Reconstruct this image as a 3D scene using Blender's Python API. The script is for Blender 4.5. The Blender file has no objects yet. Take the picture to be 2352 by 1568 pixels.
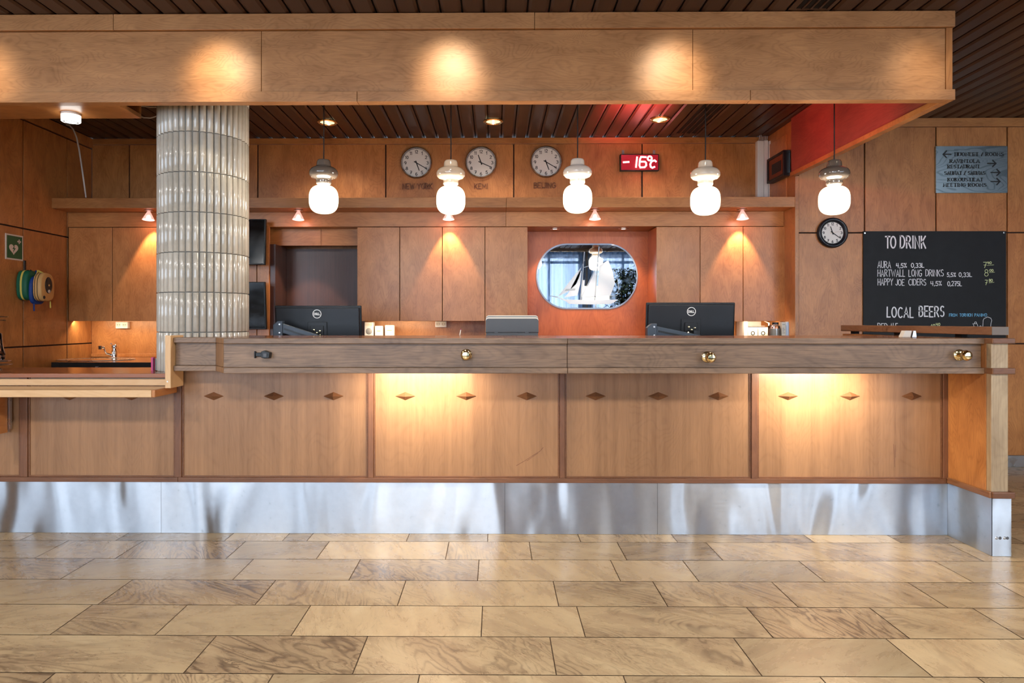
import bpy, math, random
from mathutils import Vector, Matrix
random.seed(7)
S = bpy.context.scene
COL = S.collection
PI = math.pi
sin, cos = math.sin, math.cos

# ------------------------------------------------------------------ camera
F, CX, CY, H = 1550.0, 1122.0, 738.0, 1.25
TH = math.radians(0.55)
cT, sT = cos(TH), sin(TH)
cam_d = bpy.data.cameras.new('camera')
cam = bpy.data.objects.new('camera', cam_d)
COL.objects.link(cam)
cam.location = (0, 0, H)
cam.rotation_euler = (PI/2, 0, TH)
cam_d.sensor_width = 36
cam_d.lens = F/2352*36
cam_d.shift_x = (1176-CX)/2352
cam_d.shift_y = -(784-CY)/2352
cam_d.clip_start = 0.05
S.camera = cam


def PX(px, Y):                      # world x of a picture column on the plane y = Y
    u = (px-CX)/F
    return Y*(u*cT-sT)/(cT+u*sT)


def PZ(py, Y, px=1137):             # world z of a picture row on the plane y = Y
    X = PX(px, Y)
    return H-(py-CY)/F*(-X*sT+Y*cT)


def P(px, py, Y):
    return Vector((PX(px, Y), Y, PZ(py, Y, px)))


# ------------------------------------------------------------------ mesh builder
WL = {}


class MB:
    def __init__(s):
        s.v = []; s.f = []; s.m = []; s.mi = 0; s.sm = []; s.smooth = False

    def face(s, idx):
        s.f.append(idx); s.m.append(s.mi); s.sm.append(s.smooth)

    def vert(s, p):
        s.v.append(Vector(p)); return len(s.v)-1

    def box(s, x0, x1, y0, y1, z0, z1):
        if x0 > x1: x0, x1 = x1, x0
        if y0 > y1: y0, y1 = y1, y0
        if z0 > z1: z0, z1 = z1, z0
        b = len(s.v)
        for x, y, z in ((x0,y0,z0),(x1,y0,z0),(x1,y1,z0),(x0,y1,z0),(x0,y0,z1),(x1,y0,z1),(x1,y1,z1),(x0,y1,z1)):
            s.v.append(Vector((x, y, z)))
        for q in ((0,3,2,1),(4,5,6,7),(0,1,5,4),(1,2,6,5),(2,3,7,6),(3,0,4,7)):
            s.face([b+i for i in q])
        return s

    def prism(s, poly, axis, a, b):
        # poly of 2-D points: axis 'x' -> (y,z), 'y' -> (x,z), 'z' -> (x,y)
        def mk(p, t):
            return {'x': (t, p[0], p[1]), 'y': (p[0], t, p[1]), 'z': (p[0], p[1], t)}[axis]
        n = len(poly); i0 = len(s.v)
        for p in poly: s.v.append(Vector(mk(p, a)))
        for p in poly: s.v.append(Vector(mk(p, b)))
        s.face([i0+i for i in range(n)][::-1]); s.face([i0+n+i for i in range(n)])
        for i in range(n):
            j = (i+1) % n
            s.face([i0+i, i0+j, i0+n+j, i0+n+i])
        return s

    def lathe(s, prof, n=32, o=(0,0,0), M=None, close=False):
        # prof: (r, z) pairs, revolved about z; M rotates
        o = Vector(o); rings = []
        for r, z in prof:
            if r < 1e-6:
                p = Vector((0, 0, z)); p = (M @ p if M else p)+o
                rings.append([s.vert(p)])
            else:
                ring = []
                for k in range(n):
                    a = 2*PI*k/n
                    p = Vector((r*cos(a), r*sin(a), z)); p = (M @ p if M else p)+o
                    ring.append(s.vert(p))
                rings.append(ring)
        pairs = list(zip(rings, rings[1:]))
        if close: pairs.append((rings[-1], rings[0]))
        for A, B in pairs:
            if len(A) == 1 and len(B) == 1: continue
            for k in range(n):
                j = (k+1) % n
                if len(A) == 1: s.face([A[0], B[j], B[k]])
                elif len(B) == 1: s.face([A[k], A[j], B[0]])
                else: s.face([A[k], A[j], B[j], B[k]])
        return s

    def tube(s, pts, r, n=10, caps=True):
        pts = [Vector(p) for p in pts]
        rings = []; up = None
        for i, p in enumerate(pts):
            if i == 0: t = pts[1]-p
            elif i == len(pts)-1: t = p-pts[i-1]
            else: t = (pts[i+1]-p).normalized()+(p-pts[i-1]).normalized()
            t.normalize()
            if up is None:
                up = t.orthogonal().normalized()
            else:
                up = (up-t*up.dot(t)).normalized()
            w = t.cross(up)
            rr = r[i] if isinstance(r, (list, tuple)) else r
            rings.append([s.vert(p+(up*cos(2*PI*k/n)+w*sin(2*PI*k/n))*rr) for k in range(n)])
        for A, B in zip(rings, rings[1:]):
            for k in range(n):
                j = (k+1) % n
                s.face([A[k], A[j], B[j], B[k]])
        if caps:
            s.face(rings[0][::-1]); s.face(rings[-1])
        return s

    def ribbon(s, pts, w, nib=None, y=0.0):
        # flat ribbon in an XZ plane facing -y; nib=(thin) makes broad-nib strokes
        P2 = [Vector((p[0], p[1])) for p in pts]
        n = len(P2)
        closed = (P2[0]-P2[-1]).length < 1e-7
        L = []
        for i in range(n):
            if closed:
                a = P2[i-1] if i > 0 else P2[n-2]; b = P2[i+1] if i < n-1 else P2[1]
            else:
                a = P2[max(i-1, 0)]; b = P2[min(i+1, n-1)]
            d1 = (P2[i]-a); d2 = (b-P2[i])
            if d1.length < 1e-9: d1 = d2
            if d2.length < 1e-9: d2 = d1
            d1 = d1.normalized(); d2 = d2.normalized()
            t = d1+d2
            if t.length < 1e-4: t = d1
            t.normalize()
            nn = Vector((-t.y, t.x))
            sc = 1/max(0.55, nn.dot(Vector((-d1.y, d1.x))))
            ww = w
            if nib is not None:
                ww = nib+(w-nib)*abs(t.y)**1.5
            h = nn*(ww*0.5*sc)
            p = P2[i]
            if not closed:
                if i == 0: p = p-d2*w*0.35
                if i == n-1: p = p+d1*w*0.35
            L.append((s.vert((p.x+h.x, y, p.y+h.y)), s.vert((p.x-h.x, y, p.y-h.y))))
        for (a, b), (c, d) in zip(L, L[1:]):
            s.face([a, c, d, b])
        return s

    def xf(s, M, i0=0):
        for i in range(i0, len(s.v)):
            s.v[i] = M @ s.v[i]
        return s

    def build(s, name, mat, parent=None, bevel=0, label=None, kind=None, segs=2, uvxz=False, angle=35):
        o3 = Vector(WL[parent.name]) if parent else Vector((0, 0, 0))
        me = bpy.data.meshes.new(name)
        me.from_pydata([tuple(v-o3) for v in s.v], [], s.f)
        mats = mat if isinstance(mat, (list, tuple)) else [mat]
        for m in mats: me.materials.append(m)
        for i, p in enumerate(me.polygons):
            p.material_index = s.m[i]
            p.use_smooth = s.sm[i]
        if uvxz:
            uv = me.uv_layers.new(name='UVMap')
            for lp in me.loops:
                c = me.vertices[lp.vertex_index].co
                uv.data[lp.index].uv = (c.x+c.y, c.z)
        if any(s.sm):
            try: me.set_sharp_from_angle(angle=math.radians(angle))
            except Exception: pass
        me.update()
        o = bpy.data.objects.new(name, me)
        COL.objects.link(o)
        if parent:
            o.parent = parent
            WL[o.name] = WL[parent.name]
        else:
            WL[o.name] = (0, 0, 0)
        if bevel:
            b = o.modifiers.new('bevel', 'BEVEL')
            b.width = bevel; b.segments = segs; b.limit_method = 'ANGLE'; b.angle_limit = math.radians(40)
            b.use_clamp_overlap = True
        if label: o['label'] = label
        if kind: o['kind'] = kind
        return o


def smooth():
    m = MB(); m.smooth = True; return m


def thing(name, label, cat, loc=(0, 0, 0), group=None):
    o = bpy.data.objects.new(name, None); COL.objects.link(o)
    o.empty_display_size = 0.1
    o.location = loc
    o['label'] = label; o['category'] = cat
    if group: o['group'] = group
    WL[o.name] = tuple(loc)
    return o


def tag(o, label, cat, group=None):
    o['label'] = label; o['category'] = cat
    if group: o['group'] = group
    return o


def dup(root, loc, label, group=None):
    r = root.copy(); COL.objects.link(r); r.location = loc
    WL[r.name] = tuple(loc)
    r['label'] = label
    if group: r['group'] = group
    for ch in list(root.children):
        c = ch.copy(); COL.objects.link(c); c.parent = r
        WL[c.name] = tuple(loc)
        for g in list(ch.children):
            d = g.copy(); COL.objects.link(d); d.parent = c
            WL[d.name] = tuple(loc)
    return r


def struct(mb, name, mat, parent=None, **k):
    return mb.build(name, mat, parent, kind=None if parent else 'structure', **k)


# ------------------------------------------------------------------ materials
def lin(r, g, b):
    def f(c):
        c /= 255.0
        return c/12.92 if c <= 0.04045 else ((c+0.055)/1.055)**2.4
    return (f(r), f(g), f(b), 1)


class NT:
    def __init__(s, name):
        s.mat = bpy.data.materials.new(name); s.mat.use_nodes = True
        s.t = s.mat.node_tree; s.t.nodes.clear()
        s.out = s.t.nodes.new('ShaderNodeOutputMaterial')

    def n(s, typ, **kw):
        nd = s.t.nodes.new(typ)
        for k, v in kw.items():
            if k.startswith('i_'):
                nd.inputs[k[2:].replace('_', ' ')].default_value = v
            else:
                setattr(nd, k, v)
        return nd

    def l(s, a, b): s.t.links.new(a, b)

    def math(s, op, a, b=None, clamp=False):
        nd = s.t.nodes.new('ShaderNodeMath'); nd.operation = op; nd.use_clamp = clamp
        for i, x in enumerate((a, b)):
            if x is None: continue
            if isinstance(x, (int, float)): nd.inputs[i].default_value = x
            else: s.l(x, nd.inputs[i])
        return nd.outputs[0]

    def vmath(s, op, a, b):
        nd = s.t.nodes.new('ShaderNodeVectorMath'); nd.operation = op
        for i, x in enumerate((a, b)):
            if isinstance(x, (tuple, list)): nd.inputs[i].default_value = x
            else: s.l(x, nd.inputs[i])
        return nd.outputs[0]

    def ramp(s, fac, stops):
        nd = s.t.nodes.new('ShaderNodeValToRGB')
        el = nd.color_ramp.elements
        while len(el) < len(stops): el.new(0.5)
        for e, (p, c) in zip(el, stops):
            e.position = p; e.color = c
        s.l(fac, nd.inputs[0]); return nd.outputs[0]

    def mix(s, fac, a, b, typ='MIX'):
        nd = s.t.nodes.new('ShaderNodeMix'); nd.data_type = 'RGBA'; nd.blend_type = typ
        for sock, x in ((nd.inputs[0], fac), (nd.inputs[6], a), (nd.inputs[7], b)):
            if isinstance(x, (int, float)): sock.default_value = x
            elif isinstance(x, (tuple, list)): sock.default_value = x
            else: s.l(x, sock)
        return nd.outputs[2]

    def bsdf(s, **kw):
        nd = s.t.nodes.new('ShaderNodeBsdfPrincipled')
        for k, v in kw.items():
            key = k.replace('_', ' ')
            sock = nd.inputs[key]
            if isinstance(v, (int, float, tuple, list)): sock.default_value = v
            else: s.l(v, sock)
        s.l(nd.outputs[0], s.out.inputs[0]); return nd


def simple(name, col, rough=0.5, metal=0.0, spec=0.5, emis=None, estr=0, coat=0, trans=0, ior=1.45):
    t = NT(name)
    b = t.bsdf(Base_Color=col, Roughness=rough, Metallic=metal, Specular_IOR_Level=spec, Coat_Weight=coat, Transmission_Weight=trans, IOR=ior)
    if emis:
        b.inputs['Emission Color'].default_value = emis
        b.inputs['Emission Strength'].default_value = estr
    # a little procedural unevenness so no surface is perfectly uniform
    if not emis and not trans:
        tc = t.n('ShaderNodeTexCoord')
        nz = t.n('ShaderNodeTexNoise', i_Scale=14.0, i_Detail=3.0)
        t.l(tc.outputs['Object'], nz.inputs['Vector'])
        r = t.math('ADD', t.math('MULTIPLY', nz.outputs[0], 0.14), rough-0.07, clamp=True)
        t.l(r, b.inputs['Roughness'])
    return t.mat


def wood(name, light, dark, grain='Z', fig=0.35, lines=26.0, pore=0.3, blotch=0.35, var=0.2, rough=0.38, scale=1.0, coat=0.0, bump=0.04, stripes=0.0, contrast=1.0, lw=0.30):
    t = NT(name)
    tc = t.n('ShaderNodeTexCoord'); geo = t.n('ShaderNodeNewGeometry')
    rnd = geo.outputs['Random Per Island']
    cmb = t.n('ShaderNodeCombineXYZ')
    for i, k in enumerate((37.1, 17.7, 53.3)):
        t.l(t.math('MULTIPLY', rnd, k), cmb.inputs[i])
    base = t.vmath('ADD', tc.outputs['Object'], cmb.outputs[0])
    def sc(along, across):
        return {'X': (along, across, across), 'Y': (across, along, across), 'Z': (across, across, along)}[grain]
    v1 = t.vmath('MULTIPLY', base, sc(0.9*scale, 3.2*scale))
    n1 = t.n('ShaderNodeTexNoise', i_Scale=1.3, i_Detail=2.5, i_Roughness=0.5, i_Distortion=0.5); t.l(v1, n1.inputs['Vector'])
    ring = t.math('SINE', t.math('MULTIPLY', n1.outputs[0], lines*6.283))
    ring = t.math('POWER', t.math('ADD', t.math('MULTIPLY', ring, 0.5), 0.5), 3.0)
    v2 = t.vmath('MULTIPLY', base, sc(6*scale, 170*scale))
    n2 = t.n('ShaderNodeTexNoise', i_Scale=1.0, i_Detail=2.0, i_Roughness=0.6); t.l(v2, n2.inputs['Vector'])
    n3 = t.n('ShaderNodeTexNoise', i_Scale=4.5*scale, i_Detail=5.0, i_Roughness=0.62, i_Distortion=0.6); t.l(t.vmath('MULTIPLY', base, sc(0.6, 1.4)), n3.inputs['Vector'])
    f = t.math('MULTIPLY', ring, -fig)
    f = t.math('ADD', f, t.math('MULTIPLY', t.math('SUBTRACT', n2.outputs[0], 0.5), pore*2))
    f = t.math('ADD', f, t.math('MULTIPLY', t.math('SUBTRACT', n3.outputs[0], 0.5), blotch*4))
    if stripes:
        v4 = t.vmath('MULTIPLY', base, sc(0.12, 9.0))
        n4 = t.n('ShaderNodeTexNoise', i_Scale=1.6, i_Detail=3.0, i_Roughness=0.7); t.l(v4, n4.inputs['Vector'])
        f = t.math('ADD', f, t.math('MULTIPLY', t.math('SUBTRACT', n4.outputs[0], 0.5), stripes*4))
    f = t.math('ADD', t.math('MULTIPLY', f, contrast), 0.58, clamp=True)
    mid = tuple((a+b)/2 for a, b in zip(light, dark))
    c = t.ramp(f, [(0.0, dark), (0.5, mid), (1.0, light)])
    k = t.math('ADD', t.math('MULTIPLY', t.math('SUBTRACT', rnd, 0.5), var), 1.0)
    hs = t.n('ShaderNodeHueSaturation'); t.l(c, hs.inputs['Color']); t.l(k, hs.inputs['Value'])
    b = t.bsdf(Base_Color=hs.outputs[0], Roughness=rough, Coat_Weight=coat, Coat_Roughness=0.15)
    if bump:
        bp = t.n('ShaderNodeBump', i_Strength=bump, i_Distance=0.002)
        t.l(f, bp.inputs['Height']); t.l(bp.outputs[0], b.inputs['Normal'])
    return t.mat


M = {}
M['wall'] = wood('wall_veneer', lin(206,140,80), lin(146,87,43), 'Z', fig=0.18, lines=32, scale=1.4, rough=0.36, var=0.18)
M['wallh'] = wood('wall_veneer_horizontal', lin(204,140,80), lin(144,87,43), 'X', fig=0.14, rough=0.36, var=0.18)
M['beam'] = wood('red_lit_panel_veneer', lin(166,84,72), lin(118,54,48), 'Y', fig=0.14, rough=0.36)  # red floodlight glow put partly into this veneer's colour
M['cab'] = wood('cabinet_veneer', lin(214,145,84), lin(158,95,47), 'Z', fig=0.17, lines=30, scale=1.4, rough=0.34, var=0.22)
M['canopy'] = wood('canopy_veneer', lin(202,144,92), lin(146,95,52), 'X', fig=0.20, lines=34, rough=0.42, var=0.12, scale=1.4)
M['front'] = wood('counter_veneer', lin(172,128,90), lin(114,79,51), 'Z', fig=0.08, pore=0.2, blotch=0.10, stripes=0.30, rough=0.36, var=0.1)
M['stile'] = wood('dark_edging', lin(136,90,62), lin(88,56,39), 'Z', fig=0.1, rough=0.4)
M['splay'] = wood('counter_splay_wood', lin(186,142,104), lin(128,90,60), 'Z', fig=0.12, pore=0.3, rough=0.42)
M['rail'] = wood('dark_edging_horizontal', lin(136,90,62), lin(88,56,39), 'X', fig=0.1, rough=0.4)
M['worn'] = wood('worn_counter_wood', lin(160,128,100), lin(74,54,40), 'X', fig=0.12, pore=0.45, blotch=0.28, rough=0.42, var=0.14, bump=0.1)
M['worn_y'] = wood('worn_counter_wood_depth', lin(160,112,76), lin(104,64,40), 'Y', fig=0.12, pore=0.3, rough=0.42)
M['post'] = wood('pale_post_wood', lin(196,172,138), lin(140,116,88), 'Z', fig=0.1, pore=0.45, rough=0.45)
M['top'] = wood('counter_top_wood', lin(170,110,70), lin(112,66,40), 'X', fig=0.15, rough=0.2, coat=0.3)
M['desk'] = wood('desk_laminate', lin(168,104,66), lin(142,84,54), 'X', fig=0.05, pore=0.08, blotch=0.06, rough=0.22, coat=0.2)
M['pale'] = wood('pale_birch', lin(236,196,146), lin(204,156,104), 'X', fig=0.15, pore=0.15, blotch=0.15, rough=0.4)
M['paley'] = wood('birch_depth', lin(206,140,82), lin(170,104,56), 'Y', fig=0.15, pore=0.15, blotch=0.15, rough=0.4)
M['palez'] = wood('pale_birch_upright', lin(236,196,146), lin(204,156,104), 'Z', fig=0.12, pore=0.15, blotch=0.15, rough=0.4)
M['stud'] = wood('stud_wood', lin(132,88,58), lin(92,56,36), 'X', fig=0.1, rough=0.35, var=0.1)
M['door'] = wood('dark_door_veneer', lin(92,60,50), lin(58,36,30), 'Z', fig=0.04, blotch=0.08, stripes=0.35, rough=0.35)
M['ceil'] = wood('ceiling_laths', lin(74,46,29), lin(48,28,18), 'Y', fig=0.05, blotch=0.12, rough=0.38, var=0.25)
M['black'] = simple('black_gap', lin(14,10,8), 0.8)
M['groove'] = simple('groove_brown', lin(52,28,16), 0.8)
M['dkplastic'] = simple('black_plastic', lin(26,27,29), 0.38)
M['screen'] = simple('black_screen', lin(8,8,9), 0.12)
M['monitor'] = simple('monitor_back', lin(20,22,26), 0.40)
M['darkgrey'] = simple('dark_grey_plastic', lin(84,86,90), 0.5)
M['arm'] = simple('arm_grey_blue', lin(62,72,84), 0.4)
M['white'] = simple('white_plastic', lin(232,230,226), 0.4)
M['offwhite'] = simple('offwhite_paper', lin(222,214,200), 0.6)
M['ptext'] = simple('dark_print', lin(40,40,42), 0.6)
M['grey'] = simple('grey_plastic', lin(150,150,150), 0.5)
M['chrome'] = simple('chrome', (0.82,0.83,0.85,1), 0.08, 1.0)
M['clockrim'] = simple('clock_chrome', (0.42,0.42,0.44,1), 0.1, 1.0)
M['steel'] = simple('steel', (0.62,0.62,0.62,1), 0.28, 1.0)
M['brass'] = simple('polished_brass', (0.86,0.68,0.36,1), 0.12, 1.0)
M['dial'] = simple('clock_dial', lin(226,220,214), 0.35, coat=0.6)
M['ink'] = simple('clock_ink', lin(26,20,18), 0.5)
M['navy'] = simple('navy_rim', lin(24,26,34), 0.3)
M['grout'] = simple('grout', lin(120,118,112), 0.9)
M['mirror'] = simple('mirror_glass', (0.92,0.94,0.96,1), 0.015, 1.0)
M['bevelrim'] = simple('sky_tinted_rim', lin(176,200,228), 0.15, coat=.5)  # light blue stands in for sky reflected in the bevel
M['etch'] = simple('etched_white', lin(190,208,226), 0.55)
M['etch2'] = simple('etched_grey', lin(150,168,184), 0.5)
M['board'] = simple('chalkboard', lin(13,14,17), 0.6)
M['chalk'] = simple('chalk_white', lin(236,236,240), 0.8)
M['chalkc'] = simple('chalk_cyan', lin(124,196,236), 0.8)
M['chalkg'] = simple('chalk_green', lin(226,236,176), 0.8)
M['cordb'] = simple('black_cord', lin(16,15,15), 0.6)
M['cablew'] = simple('white_cable', lin(206,200,196), 0.5)
M['green'] = simple('sign_green', lin(16,92,56), 0.45)
M['signw'] = simple('sign_white', lin(222,212,200), 0.5)
M['baggreen'] = simple('bag_green', lin(16,92,64), 0.6)
M['bagyellow'] = simple('bag_yellow', lin(214,196,92), 0.6)
M['bagblue'] = simple('bag_blue', lin(18,58,128), 0.6)
M['bagtan'] = simple('case_tan', lin(206,160,98), 0.5)
M['pink'] = simple('pink_card', lin(206,72,128), 0.5)
M['mint'] = simple('mint_card', lin(206,228,216), 0.5)
M['paint'] = simple('painted_wall', lin(150,140,128), 0.7)
M['letter'] = simple('wood_letter', lin(128,74,44), 0.4)
M['frame_dark'] = simple('window_frame_dark', lin(46,48,54), 0.4)
M['picture'] = simple('picture_print', lin(120,62,40), 0.5)
M['soil'] = simple('soil', lin(40,30,24), 0.9)
M['pot'] = simple('grey_pot', lin(90,90,92), 0.5)
M['bark'] = simple('bark', lin(96,78,58), 0.8)
M['leaf'] = simple('leaf_green', lin(24,34,22), 0.4)


def emit(name, col, s):
    t = NT(name); e = t.n('ShaderNodeEmission', i_Color=col, i_Strength=s); t.l(e.outputs[0], t.out.inputs[0]); return t.mat



def opal():
    # opal glass: brightest face-on, softer and warmer towards its edge
    t = NT('lit_opal_glass'); lw_ = t.n('ShaderNodeLayerWeight', i_Blend=0.5)
    f = t.math('SUBTRACT', 1.0, lw_.outputs['Facing'], clamp=True)
    st = t.math('ADD', t.math('MULTIPLY', t.math('POWER', f, 1.6), 30.0), 0.75)
    c = t.ramp(f, [(0.0, (1.0, .80, .46, 1)), (0.35, (1.0, .90, .72, 1)), (1.0, (1.0, .93, .80, 1))])
    e = t.n('ShaderNodeEmission'); t.l(c, e.inputs[0]); t.l(st, e.inputs[1]); t.l(e.outputs[0], t.out.inputs[0]); return t.mat
M['bulb'] = opal()
M['endlit'] = simple('daylit_end_grey', lin(118,108,102), 0.6)  # rail's front end: cool daylight put into the colour as grey
M['led'] = emit('red_led', (1.0, 0.12, 0.13, 1), 6.0)
M['ledhot'] = emit('led_core', (1.0, 0.62, 0.56, 1), 5.0)
M['ceillamp'] = emit('ceiling_lamp_glow', (1.0, 0.97, 0.9, 1), 3.6)
M['downglow'] = emit('downlight_glow', (1.0, 0.86, 0.50, 1), 0.75)
M['downhot'] = emit('downlight_tube', (1.0, 0.95, 0.8, 1), 1.6)
M['coneglow'] = emit('cone_lamp_glow', (1.0, 0.80, 0.68, 1), 9.0)
M['shade'] = emit('lit_lamp_shade', (1.0, 0.88, 0.68, 1), 1.6)


def glassy(name, col, rough=0.05, mixf=0.5):
    # thin glass: lets light and shadows through, glossy on top
    t = NT(name)
    tr = t.n('ShaderNodeBsdfTransparent', i_Color=col)
    gl = t.n('ShaderNodeBsdfGlossy', i_Color=(1, 1, 1, 1), i_Roughness=rough)
    fr = t.n('ShaderNodeFresnel', i_IOR=1.5)
    mx = t.n('ShaderNodeMixShader')
    fac = t.math('ADD', t.math('MULTIPLY', fr.outputs[0], 0.9), mixf, clamp=True)
    t.l(fac, mx.inputs[0]); t.l(tr.outputs[0], mx.inputs[1]); t.l(gl.outputs[0], mx.inputs[2])
    t.l(mx.outputs[0], t.out.inputs[0]); return t.mat


M['pane'] = glassy('window_pane', (0.95, 0.97, 1, 1), 0.02, 0.02)
M['clearglass'] = glassy('clear_glass', (0.86, 0.86, 0.86, 1), 0.05, 0.10)

def coneglass():
    t = NT('rosy_cone_glass')
    e = t.n('ShaderNodeEmission', i_Color=(1.0, 0.50, 0.42, 1), i_Strength=0.9)
    tr = t.n('ShaderNodeBsdfTransparent', i_Color=(1, .8, .75, 1)); d = t.n('ShaderNodeBsdfPrincipled', i_Roughness=0.15)
    d.inputs['Base Color'].default_value = (.9, .8, .78, 1)
    m1 = t.n('ShaderNodeMixShader', i_Fac=0.5); t.l(tr.outputs[0], m1.inputs[1]); t.l(e.outputs[0], m1.inputs[2])
    m2 = t.n('ShaderNodeMixShader', i_Fac=0.3); t.l(m1.outputs[0], m2.inputs[1]); t.l(d.outputs[0], m2.inputs[2]); t.l(m2.outputs[0], t.out.inputs[0])
    return t.mat
M['coneglass'] = coneglass()


def pendant_glass(name, col, rough=0.06):
    t = NT(name)
    b = t.bsdf(Base_Color=col, Roughness=rough, Coat_Weight=0.6, Coat_Roughness=0.03, Subsurface_Weight=0.3, Subsurface_Radius=(0.03, 0.03, 0.03))
    return t.mat


M['pg_smoke'] = pendant_glass('smoke_glass', lin(104, 92, 82))
M['pg_beige'] = pendant_glass('beige_glass', lin(190, 170, 150))
M['pg_white'] = pendant_glass('white_glass', lin(212, 200, 188))
M['pg_cream'] = pendant_glass('cream_glass', lin(200, 186, 170))


def glaze():
    t = NT('glazed_tile')
    tc = t.n('ShaderNodeTexCoord'); geo = t.n('ShaderNodeNewGeometry')
    n = t.n('ShaderNodeTexNoise', i_Scale=30.0, i_Detail=3.0); t.l(tc.outputs['Object'], n.inputs['Vector'])
    f = t.math('ADD', t.math('MULTIPLY', n.outputs[0], 0.5), t.math('MULTIPLY', geo.outputs['Random Per Island'], 0.5))
    c = t.ramp(f, [(0.15, lin(174,166,152)), (0.85, lin(204,196,182))])
    b = t.bsdf(Base_Color=c, Roughness=0.16, Coat_Weight=0.5, Coat_Roughness=0.05)
    n2 = t.n('ShaderNodeTexNoise', i_Scale=60.0, i_Detail=2.0); t.l(t.vmath('MULTIPLY', tc.outputs['Object'], (1, 1, 0.15)), n2.inputs['Vector'])
    bp = t.n('ShaderNodeBump', i_Strength=0.12, i_Distance=0.004); t.l(n2.outputs[0], bp.inputs['Height']); t.l(bp.outputs[0], b.inputs['Normal'])
    return t.mat


M['glaze'] = glaze()


def kick():
    t = NT('wavy_aluminium')
    tc = t.n('ShaderNodeTexCoord'); geo = t.n('ShaderNodeNewGeometry')
    off = t.n('ShaderNodeCombineXYZ'); t.l(t.math('MULTIPLY', geo.outputs['Random Per Island'], 9.0), off.inputs[0])
    base = t.vmath('ADD', tc.outputs['Object'], off.outputs[0])
    n = t.n('ShaderNodeTexNoise', i_Scale=1.0, i_Detail=1.0, i_Roughness=0.4, i_Distortion=0.6)
    t.l(t.vmath('MULTIPLY', base, (3.0, 3.0, 1.1)), n.inputs['Vector'])
    n2 = t.n('ShaderNodeTexNoise', i_Scale=1.0, i_Detail=2.0)
    t.l(t.vmath('MULTIPLY', base, (6, 6, 300)), n2.inputs['Vector'])
    sp = t.n('ShaderNodeTexNoise', i_Scale=26.0, i_Detail=4.0); t.l(base, sp.inputs['Vector'])
    c = t.ramp(sp.outputs[0], [(0.20, (0.36,0.39,0.42,1)), (0.34, (0.48,0.51,0.55,1)), (1.0, (0.54,0.57,0.61,1))])
    r = t.math('ADD', t.math('MULTIPLY', n2.outputs[0], 0.12), 0.25)
    b = t.bsdf(Base_Color=c, Metallic=1.0, Roughness=r, Anisotropic=0.9)
    tg = t.n('ShaderNodeTangent'); tg.direction_type = 'UV_MAP'; tg.uv_map = 'UVMap'
    t.l(tg.outputs[0], b.inputs['Tangent'])
    b.inputs['Anisotropic Rotation'].default_value = KICK_ROT
    bp = t.n('ShaderNodeBump', i_Strength=1.0, i_Distance=0.050); t.l(n.outputs[0], bp.inputs['Height']); t.l(bp.outputs[0], b.inputs['Normal'])
    return t.mat


KICK_ROT = 0.25
M['kick'] = kick()


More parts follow.
